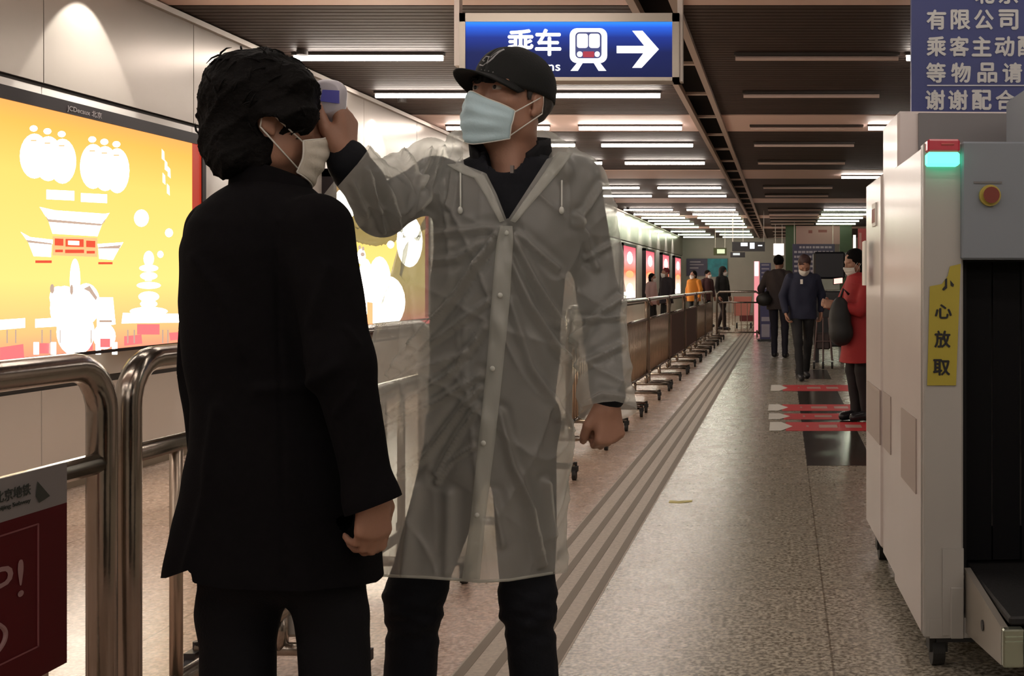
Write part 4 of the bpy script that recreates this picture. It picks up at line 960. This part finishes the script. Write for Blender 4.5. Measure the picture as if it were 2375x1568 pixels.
hem = np.clip((qy-1100)/240, 0, 1); d = d*fr_+hem*.012*np.sin(V[:, 0]*34+V[:, 1]*9+1)+swave(V, 16, 11)*.004+crease(V*[1, 1, .7], (16, 34), 7, 77)*.0085*(1-.6*hem)
V = V+n_*d[:, None]; T = tris(Q)
hz = np.interp(proj(V)[0], [850, 990, 1075, 1110, 1180, 1285, 1300], [1337, 1343, 1349, 1353, 1349, 1332, 1330]); zc = P(0, 1, DG)[2]
V, T = clip(V, T, np.where(V[:, 1] < DG, (hz-proj(V)[1])/F*V[:, 1], V[:, 2]-(CAMH-(hz-VY)/F*DG)))
qx, qy = proj(V); n_ = vnormals(V, T)
pd = polyd(qx, qy, [(1072, 335), (1076, 382), (1128, 402), (1152, 450), (1176, 512), (1282, 348), (1262, 300), (1100, 290)])
f = np.where(V[:, 1] < DG+.03, pd/960, .05); V, T = clip(V, T, f)
# open cuffs, neck ring
fa = N((-.70, -.38, .60)); ca = P(806, 394, 2.38); V, T = clip(V, T, -((V-ca)@fa)+np.where(V[:, 0] > -.72, 9, 0))
fa2 = N(P(1408, 1010, 2.63)-P(1404, 950, 2.66)); V, T = clip(V, T, -((V-P(1404, 957, 2.66))@fa2)+np.where(V[:, 0] < P(1335, 0, 2.66)[0], 9, 0)+np.where(V[:, 2] > P(0, 900, 2.6)[2], 9, 0)*1.)
nz = P(0, 350, DG)[2]; rn = np.hypot((V[:, 0]-neckb[0])/.085, (V[:, 1]-neckb[1])/.075)-1
V, T = clip(V, T, np.where(V[:, 2] > nz-.08, rn, 1.))
ct = nobj('raincoat', V, T, coat_m, gt)
B = bvh(V, T)
def strip(rows, name, m, parent, off=.006, th=.002):
    G = [[hit(B, xl+(xr-xl)*k/4, py, off) for k in range(5)] for py, xl, xr in rows]; return obj(name, MB().grid(G), m, parent, True, solid=th)
pl_rows = [(y_, np.interp(y_, [522, 560, 700, 860, 1040, 1200, 1345], [1162, 1152, 1140, 1128, 1108, 1092, 1072]), np.interp(y_, [522, 560, 700, 860, 1040, 1200, 1350], [1188, 1190, 1182, 1166, 1146, 1126, 1112])) for y_ in np.linspace(524, 1344, 40)]
strip(pl_rows, 'placket', coat_m, ct, .009)
for a, b in ((1160, 685), (1142, 855), (1121, 1028), (1106, 1195), (1175, 540)): obj('snap_button', MB().ball(hit(B, a, b, .013, DG-.17), (.006, .004, .006), 12, 8), coat_edge, ct, True)
for x_ in (1068, 1303):
    y_0 = 400 if x_ < 1100 else 430; pts = [hit(B, x_, y_, .006, DG-.14) for y_ in np.linspace(y_0-12, 482, 9)]
    dc = obj('drawstring', MB().tube(pts, .0022, 6), coat_edge, ct, True); obj('drawstring_bead', MB().ball(pts[-1]+np.array([0, -.003, -.006]), (.006, .006, .009), 10, 8), coat_edge, dc, True)
lap = [[(1075, 378), (1105, 398), (1128, 408), (1150, 452), (1174, 512)], [(1290, 352), (1262, 395), (1236, 432), (1208, 470), (1180, 512)]]
for li, pl in enumerate(lap):
    o_ = -1 if li == 0 else 1; G = []
    for i in range(len(pl)*5-4):
        k, fq = divmod(i, 5); a = np.array(pl[k]); b = np.array(pl[min(k+1, len(pl)-1)]); p_ = a+(b-a)*fq/5; w_ = 26*(1-i/(len(pl)*5-4))**.7+8
        G.append([hit(B, p_[0]+o_*w_*t_+o_*4, p_[1]+4*t_, .008, DG-.12) for t_ in np.linspace(0, 1, 5)])
    obj('lapel_fold', MB().grid(G), coat_m, ct, True, solid=.002)
hemrow = [hit(B, x_, float(np.interp(x_, [850, 990, 1075, 1110, 1180, 1285, 1300], [1337, 1343, 1349, 1353, 1349, 1332, 1330]))-4, .003) for x_ in np.linspace(884, 1282, 40)]
obj('hem', MB().tube(hemrow, .0022, 6, flat=1.5), coat_m, ct, True)

# infrared thermometer in the raised hand
DT = 2.33
tt = thing('infrared_thermometer', 'white gun-shaped forehead thermometer with blue screen held between the two people', 'thermometer', P(778, 330, DT))
s = SDF(P(690, 180, DT)-np.array([0, .10, .16]), P(830, 175, DT)+np.array([0, .12, .02]), .003)
bx_ = P(763, 230, DT); R3 = frame((-.35, .9, -.02))
s.ell(bx_, (.030, .034, .036), .01, R3); s.cone(P(750, 211, DT), P(779, 213, DT), .020, .020, .02); s.cone(P(750, 247, DT), P(778, 251, DT), .017, .017, .02)
s.cone(P(747, 229, DT+.02), P(707, 227, DT+.06), .022, .017, .01)
s.path([P(768, 250, DT+.01), P(770, 290, DT+.02), P(776, 338, DT+.015)], [.018, .014, .015], .015)
V, Q = s.mesh(); V = relax(V, Q, 2, .5); V[:, 1] = np.maximum(V[:, 1], DT-.021)
th_ = nobj('casing', V, Q, mat('thermometer_white', (.52, .50, .56), .35), tt)
yq = DT-.0225
scr = [P(a, b, yq) for a, b in ((743, 234), (748, 208), (786, 210), (786, 240), (769, 238))]
obj('screen', MB().prism(scr, (0, .003, 0)), mat('blue_lcd', (.05, .045, .16), .25, emit=(.06, .055, .2), es=.3), th_)
obj('trigger', MB().tube([P(752, 262, DT+.03), P(750, 275, DT+.03)], .005, 8), mat('grey_trigger', (.3, .3, .33), .4), th_, True)

# ------------------------------------------------------------ figure in the long black coat, seen from behind
DB = 2.26
bt = thing('person', 'person in long black coat and white mask with thick black hair, seen from behind', 'person', P(650, 2094, DB))
hc = P(616, 275, DB); HR = frame((.80, .60, -.06))
s = SDF(P(380, 110, DB)-np.array([.05, .35, 1.75]), P(960, 100, DB)+np.array([.05, .35, .02]), .005)
HL = head(s, hc, HR, .97); nb = P(615, 440, DB+.02)
s.cone(HL(0, -.02, -.06), nb, .050, .050, .03)
sR, eR, wR = P(735, 530, 2.18), P(792, 840, 2.14), P(868, 1150, 2.13)
sL, eL, wL = P(500, 530, 2.36), P(470, 830, 2.44), P(500, 1120, 2.36)
s.cone(nb, P(620, 560, DB), .050, .07, .03); s.cone(P(540, 570, DB+.03), P(700, 570, DB-.03), .05, .05, .04); s.cone(P(620, 580, DB), P(650, 1150, DB), .09, .09, .05)
s.path([sR, eR, wR], [.035, .034, .026], .03); s.path([sL, eL, wL], [.035, .034, .026], .03)
kL, fL, kR, fR = P(550, 1650, DB-.03), P(530, 2035, DB+.02), P(780, 1650, DB-.03), P(800, 2035, DB+.02)
for a, b, c in ((P(580, 1200, DB), kL, fL), (P(730, 1200, DB), kR, fR)): s.path([a, b, c], [.05, .042, .034], .03); s.cone(c, c+np.array([.09, .08, -.03]), .034, .03, .03)
hand(s, wR+np.array([-.004, 0, .01]), (-.02, .12, -1), (-.8, .6, 0), True, ((.35, .7, .5), (.45, .8, .5), (.55, .8, .5), (.6, .9, .5)), ((.8, .3, .5), (.9, .4, .1), (.95, .3, 0)), 1.0)
hand(s, wL, (0, .1, -1), (1, .3, 0), False, (.3, .5, .4), ((.8, .3, .5), (.9, .4, .1), (.95, .3, 0)))
V, Q = s.mesh(); V = relax(V, Q, 1, .4); nobj('body', V, Q, skin, bt)
for x in (-.032, .032):
    e = obj('eye', MB().ball(HL(x, .0795, .004), .0125, 12, 8), bpy.data.materials['eye_white'], bt, True); obj('iris', MB().ball(HL(x, .088, .004), .0058, 10, 6), black_pl, e, True)
mask(bt, HL, mat('cream_white_mask', (.62, .58, .50), .8, bump=.1, bscale=150), white_cloth, w=1.0)
s = SDF(hc-.2, hc+.21, .0045)
E = lambda px_, py_, dd, r, k=.02, sub=False: s.ell(P(px_, py_, DB+dd), r, k, HR, sub)
E(608, 240, 0, (.086, .104, .096)); E(548, 265, -.0, (.066, .054, .090), .03); E(548, 342, 0, (.05, .040, .052), .03); E(560, 372, 0, (.055, .045, .03), .02); E(610, 175, 0, (.08, .09, .042), .03); E(592, 335, -.045, (.042, .045, .062), .03); E(680, 200, -.01, (.07, .045, .042), .02)
E(700, 235, -.0, (.055, .020, .045), .02); E(640, 270, -.05, (.045, .055, .028), .02); E(683, 262, -.035, (.04, .035, .03), .02); E(700, 275, .0, (.05, .025, .04), .02)
s.ell(HL(0, -.022, .035), (.089, .103, .098), .02, HR); s.ell(HL(0, -.078, -.06), (.058, .036, .056), .03, HR); s.ell(HL(.02, -.070, -.095), (.050, .032, .040), .02, HR); s.ell(HL(.08, -.004, -.018), (.026, .026, .036), .006, HR, True); s.ell(HL(0, .115, -.03), (.09, .045, .045), .01, HR, True)
V, Q = s.mesh(); n_ = vnormals(V, Q); V = V+n_*(swave(V, 45, 21)*.006+crease(V, (60, 90), 5, 23, 3)*.005+np.abs(swave(V*[1, 1, .35], 210, 22))*.003-.004)[:, None]; nobj('hair', V, Q, hair_m, bt)
hairs = MB(); rr2 = random.Random(4)
for _ in range(90):
    i = rr2.randrange(len(V)); nn = n_[i]
    if V[i][2] < hc[2]-.08 or n_[i] @ HR[:, 1] > .5: continue
    tdir = N(np.cross(nn, (rr2.uniform(-1, 1), rr2.uniform(-1, 1), rr2.uniform(-.5, 1)))); p0 = V[i]
    hairs.tube([p0-nn*.004, p0+nn*.003+tdir*.012, p0+nn*.003+tdir*.026, p0+nn*.001+tdir*.038-np.array([0, 0, .004])], [.002, .0022, .0016, .0004], 5)
obj('loose_strands', hairs, hair_m, bpy.data.objects[[o.name for o in bt.children if o.name.startswith('hair')][0]], True)['kind'] = 'stuff'
s = SDF(P(370, 380, DB)-np.array([.04, .36, .92]), P(940, 370, DB)+np.array([.04, .34, .02]), .006)
rowsB = [(405, 572, 690, .055), (430, 548, 712, .075), (455, 505, 738, .10), (480, 480, 752, .12), (520, 455, 765, .14), (580, 441, 780, .15), (700, 440, 790, .15), (850, 456, 805, .15), (930, 467, 818, .155), (1020, 466, 838, .16), (1130, 446, 855, .17), (1250, 420, 864, .18), (1340, 400, 872, .19), (1420, 390, 880, .2)]
s.loft([(P(0, py, DB)[2], P((xl+xr)/2, 0, DB)[0], DB, (xr-xl)/2/F*DB, ry) for py, xl, xr, ry in rowsB], .02, 2.2)
s.path([sR, eR, P(866, 1158, 2.135), P(875, 1240, 2.12)], [.066, .058, .045, .045], .03); s.path([sL, eL, wL], [.06, .055, .045], .03)
V, Q = s.mesh(); V = relax(V, Q, 2, .5); n_ = vnormals(V, Q); qx, qy = proj(V)
d = swave(V, 14, 31)*.006+swave(V, 35, 32)*.003
for pl, w_, A_ in (([(640, 520), (650, 900), (660, 1350)], 6, -.004), ([(780, 850), (700, 900), (600, 905)], 14, .008), ([(760, 620), (720, 760), (735, 900)], 14, .007), ([(450, 600), (520, 700), (560, 820)], 16, .006), ([(820, 900), (780, 960)], 10, .008), ([(500, 950), (480, 1150), (430, 1330)], 14, .008), ([(800, 760), (830, 800)], 8, .006)): d += A_*np.exp(-(segd(qx, qy, pl)/w_)**2)
V = V+n_*d[:, None]; T = tris(Q); qx, qy = proj(V)
hz = np.interp(qx, [385, 438, 441, 447, 520, 700, 838, 875, 900], [1341, 1322, 1322, 1352, 1366, 1372, 1358, 1350, 1350])
isarm = (V[:, 0] > P(842, 0, DB)[0]) & (V[:, 1] < DB-.05)
V, T = clip(V, T, np.where(V[:, 1] < DB, (hz-qy)/F*V[:, 1], V[:, 2]-(CAMH-(hz-VY)/F*DB)))
fa = N(np.array([.32, .0, -.95])); c_ = P(868, 1172, 2.13); fa = N(P(868, 1172, 2.13)-P(835, 1080, 2.13)); near = np.linalg.norm(V-P(880, 1215, 2.125), axis=1) < .10
V, T = clip(V, T, np.where(near, -((V-c_)@fa), .01)); 
rn = np.hypot(V[:, 0]-nb[0], V[:, 1]-nb[1])/.058-1; V, T = clip(V, T, np.where(V[:, 2] > P(0, 436, DB)[2], rn, 1.))
cb = nobj('long_coat', V, T, black_wool, bt)
G = []
for i in range(6):
    v = i/5; row = []
    for a in np.linspace(-2.9, 2.9, 37):
        r_ = .086-.014*v; d2 = HR[:, 1]*-1; sd = HR[:, 0]
        row.append(P(627, 440, DB+.005)+d2*math.cos(a)*r_*.95+sd*math.sin(a)*r_+np.array([0, 0, -.02+v*(.055+.018*math.cos(a))])+np.array([.008, 0, 0])*(1-v))
    G.append(row)
obj('collar', MB().grid(G), black_wool, cb, True, solid=.008)
s = SDF(P(420, 1240, DB)-np.array([.04, .26, 1.05]), P(900, 1180, DB)+np.array([.04, .26, 0]), .007)
s.ell(P(655, 1250, DB), (.165, .12, .13), .03)
s.path([P(590, 1290, DB), P(556, 1420, DB), kL, fL], [.10, .074, .070, .056], .03); s.path([P(735, 1290, DB), P(768, 1420, DB), kR, fR], [.10, .068, .066, .056], .02)
V, Q = s.mesh(); V = V+vnormals(V, Q)*(swave(V, 24, 41)*.006)[:, None]; V, T = clip(V, tris(Q), V[:, 2]-.05); nobj('trousers', V, T, dark_trouser, bt)
for c in (fL, fR):
    s = SDF([c[0]-.12, c[1]-.12, -.02], [c[0]+.25, c[1]+.25, .16], .006); s.cone([c[0], c[1], .06], [c[0]+.12, c[1]+.10, .042], .05, .042, .03); s.cone([c[0], c[1], .05], [c[0], c[1], .10], .046, .045, .02)
    V, Q = s.mesh(); V[:, 2] = np.maximum(V[:, 2], .004); nobj('shoe', V, Q, black_pl, bt)

# ------------------------------------------------------------ people farther down the hall
def person(label, X, Y, H, yaw, jacket, trousers, hair=hair_m, coat=.80, bow=0., hw=.0, arms=None, feet=((-.10, 0), (.10, 0)), hood=False, msk=True, h=.010, shoes=black_pl, wide=1., longhair=0., lean=0.):
    k = H/1.70; t = thing('person', label, 'person', (X, Y, 0), 0, 'people farther along the hall')
    ca, sa = math.cos(yaw), math.sin(yaw); Rz = np.array([[ca, -sa, 0], [sa, ca, 0], [0, 0, 1.]])
    Wd = lambda x, y, z: np.array([X, Y, 0])+Rz@(np.array([x*1., y-lean*max(0, z-.9), z])*k)
    lo, hi = Wd(0, 0, 0)-np.array([.55, .55, .03]), Wd(0, 0, 1.78)+np.array([.55, .55, 0]); lo[:2] = np.array([X, Y])-.55; hi[:2] = np.array([X, Y])+.55
    fwd = Rz@np.array([0, -math.cos(bow), -math.sin(bow)]); HR = frame(fwd)
    hcen = Wd(0, -.02-.10*math.sin(bow), 1.585-.02*math.sin(bow))
    arms = arms or (((-.25, .02, 1.15), (-.24, -.06, .90)), ((.25, .02, 1.15), (.24, -.06, .90)))
    s = SDF(lo, hi, h); HL = head(s, hcen, HR, k); s.cone(HL(0, -.02, -.06), Wd(0, .02, 1.42), .05*k, .05*k, .02)
    s.cone(Wd(-.10, .02, 1.34), Wd(.10, .02, 1.34), .055, .055, .03); s.cone(Wd(0, .01, 1.35), Wd(0, .01, .95), .11*k, .11*k, .04)
    for sx, (e, w) in zip((-1, 1), arms):
        E_, W_ = Wd(*e), Wd(*w); s.path([Wd(sx*.18, .02, 1.40), E_, W_], [.045*k, .035*k, .024*k], .02)
        hand(s, W_, W_-E_, Rz@np.array([-sx*.9, -.4, 0]), sx < 0, (.5, .8, .5), ((.8, .3, .5), (.9, .4, .1), (.95, .3, 0)), k*1.05)
    K = []
    for sx, (fx, fy) in zip((-1, 1), feet):
        kn = Wd(sx*.09+(fx-sx*.09)*.5, fy*.45-.04, .50); an = Wd(fx, fy, .08); K.append((kn, an)); s.path([Wd(sx*.09, .01, .92), kn, an], [.07*k, .045*k, .032*k], .02); s.cone(an, Wd(fx, fy-.12, .045), .03, .028, .02)
    V, Q = s.mesh(); V = relax(V, Q, 1, .4); nobj('body', V, Q, skin, t)
    s = SDF(lo, hi, h); zb = coat
    rows_ = [(1.47, .09, .075), (1.43, .16, .095), (1.36, .205, .115), (1.20, .20, .125), (1.0, .195, .125), (zb, .20*wide, .13*wide)]
    if abs(yaw) > .8 and abs(yaw) < 2.4: rows_ = [(a, c+.03, b) for a, b, c in rows_]
    s.loft([(Wd(0, .01, a)[2], Wd(0, .01, a)[0], Wd(0, .01, a)[1], b*k, c*k) for a, b, c in rows_], .02)
    for sx, (e, w) in zip((-1, 1), arms): s.path([Wd(sx*.18, .02, 1.38), Wd(*e), Wd(*w)+(Wd(*e)-Wd(*w))*.12], [.068*k, .058*k, .045*k], .025)
    V, Q = s.mesh(); V = relax(V, Q, 1, .5); V = V+vnormals(V, Q)*(swave(V, 22, int(X*7) % 50)*.008)[:, None]; nobj('coat' if coat < .7 else 'jacket', V, Q, jacket, t)
    s = SDF(lo, hi, h); s.ell(Wd(0, .01, .92), np.array([.16, .115, .10])*k, .02)
    for sx, (kn, an) in zip((-1, 1), K): s.path([Wd(sx*.09, .01, .88), kn, an+np.array([0, 0, .0])], [.09*k, .062*k, .05*k], .02)
    V, Q = s.mesh(); V = V+vnormals(V, Q)*(swave(V, 22, 9)*.006)[:, None]; V, T = clip(V, tris(Q), V[:, 2]-.05); nobj('trousers', V, T, trousers, t)
    for kn, an in K:
        toe = an+Rz@np.array([0, -.15*k, 0]); s = SDF(np.minimum(an, toe)-[.07, .07, .12], np.maximum(an, toe)+[.07, .07, .06], .008)
        s.cone([an[0], an[1], .055], [toe[0], toe[1], .04], .046, .038, .02); s.cone([an[0], an[1], .05], [an[0], an[1], .10], .044, .04, .02); V, Q = s.mesh(); V[:, 2] = np.maximum(V[:, 2], .003); nobj('shoe', V, Q, shoes, t)
    s = SDF(hcen-.3, hcen+.2, .007)
    if hood:
        s.ell(HL(0, -.02, .015), np.array([.10, .115, .125])*k, .02, HR); s.cone(HL(0, -.03, -.05), Wd(0, .03, 1.42), .09*k, .10*k, .03); s.ell(HL(0, .115, -.03), np.array([.062, .07, .085])*k, .01, HR, True)
        V, Q = s.mesh(); nobj('hood', V, Q, jacket, t)
    else:
        s.ell(HL(0, -.022, .032), np.array([.086, .100, .094])*k, .01, HR)
        if longhair: s.cone(HL(0, -.04, -.02), HL(0, -.05, -.02-longhair), .085*k, .07*k, .03)
        s.ell(HL(0, .095, -.035), np.array([.10, .075, .082])*k, .01, HR, True)
        if not longhair: s.ell(HL(0, -.03, -.14), np.array([.15, .15, .09])*k, .01, HR, True)
        V, Q = s.mesh(); V = V+vnormals(V, Q)*(swave(V, 90, 5)*.004)[:, None]; nobj('hair', V, Q, hair, t)
    if msk: mask(t, HL, white_cloth, white_cloth)
    return t
cl = lambda n, c: mat(n, c, .75, bump=.2, bscale=80)
def at(px_, Y): return (px_-VX)/F*Y
person('person in navy jacket and white mask walking forward with head bowed', at(1861, 14.6), 14.6, 1.62, .15, cl('navy_jacket', (.010, .014, .040)), cl('dark_trousers', (.010, .011, .014)), bow=.75, h=.008, arms=(((-.27, .03, 1.14), (-.24, -.08, .90)), ((.27, .05, 1.16), (.26, .02, .92))), feet=((-.07, -.22), (.09, .26)), hair=mat('reddish_dark_hair', (.035, .012, .012), .6), lean=.12, coat=.82)
tag(obj('badge', MB().box((at(1856, 14.3), 14.28, 1.24), (at(1862, 14.3), 14.29, 1.30)), tw), 'small white badge on the navy jacket chest', 'badge')
person('person in dark brown jacket seen from behind beside the navy jacket', at(1806, 18.8), 18.8, 1.72, 2.9, cl('dark_brown_jacket', (.028, .018, .018)), cl('dark_navy_trousers', (.010, .010, .022)), msk=False, h=.009, arms=(((-.28, .0, 1.16), (-.20, -.12, 1.02)), ((.30, .02, 1.14), (.30, -.05, .98))), feet=((-.11, .02), (.10, -.1)))
s_ = SDF([at(1776, 18.7)-.2, 18.5, .82], [at(1776, 18.7)+.2, 18.9, 1.25], .012); s_.ell([at(1776, 18.7)-.03, 18.62, .98], (.13, .09, .11), .02); s_.cone([at(1776, 18.7)-.03, 18.62, 1.05], [at(1779, 18.7), 18.7, 1.1], .03, .03, .02); Vv, Qq = s_.mesh()
b_ = nobj('handbag', Vv, Qq, mat('black_leather', (.012, .011, .010), .5), None); tag(b_, 'black bag at the side of the person in dark brown', 'bag')
red_m = cl('red_coat_wool', (.34, .018, .020)); black_tr = cl('black_stockings', (.014, .011, .013))
X_ = at(1992, 10.2)
person('person in long red coat with dark hair looking at a phone', X_, 10.2, 1.56, -1.15, red_m, black_tr, coat=.58, wide=1.35, h=.007, longhair=.10, arms=(((-.22, -.10, 1.12), (-.10, -.30, 1.16)), ((.22, -.10, 1.10), (.08, -.30, 1.14))), bow=.35, feet=((-.06, 0), (.07, .05)))
ph = P(1943, 652, 9.95); tp_ = thing('phone', 'phone with glowing pinkish screen held by the person in red', 'phone', ph)
obj('case', MB().obox(ph, (N((.9, .3, .1)), N((-.3, .9, .3)), (0, -.3, .9)), (.045, .006, .028)), black_pl, tp_); obj('screen', MB().obox(ph+np.array([0.004, -.008, .002]), (N((.9, .3, .1)), N((-.3, .9, .3)), (0, -.3, .9)), (.040, .002, .024)), emis('phone_glow', (1., .42, .36), 1.6), tp_)
s_ = SDF([at(1946, 10)-.25, 9.75, .55], [at(1946, 10)+.25, 10.25, 1.3], .012); c_ = [at(1948, 10), 10.0, .93]
s_.ell(c_, (.10, .09, .20), .02); s_.ell([c_[0]+.01, c_[1], c_[2]-.12], (.11, .10, .12), .03); Vv, Qq = s_.mesh()
bp_ = thing('backpack', 'black backpack hanging in front of the person in red', 'bag', (c_[0], c_[1], .68)); nobj('bag_body', Vv, Qq, mat('black_nylon', (.012, .012, .013), .6), bp_)
obj('strap', MB().tube([(c_[0], c_[1], 1.1), (c_[0]+.03, c_[1]-.02, 1.2), (c_[0]+.08, c_[1], 1.15)], .012, 8), black_pl, bp_, True)
blk = cl('plain_black_coat', (.010, .011, .010))
person('person in black hooded coat and white mask beyond the cross barrier', at(1676, 30), 30, 1.69, 1.0, blk, cl('black_brown_trousers', (.02, .012, .010)), hood=True, coat=.72, h=.014, feet=((-.08, -.12), (.08, .22)))
person('person in bright orange jacket beyond the barriers', at(1609, 31), 31, 1.60, -.6, cl('orange_jacket', (.62, .23, .02)), blk, h=.014, longhair=.05)
person('person in maroon jacket between the orange jacket and the black hood', at(1641, 32), 32, 1.62, .9, cl('maroon_jacket', (.045, .012, .014)), blk, h=.014)
person('person in black jacket with reddish hair far left beyond the barriers', at(1545, 27), 27, 1.62, -.9, cl('black_padded_jacket', (.018, .013, .018)), blk, h=.014, hair=mat('dark_red_hair', (.16, .012, .02), .6), wide=1.15)
person('person in pale pink top standing by the red light boxes', at(1512, 28.5), 28.5, 1.50, 1.2, cl('pale_pink_top', (.55, .38, .36)), blk, h=.014, longhair=.08)
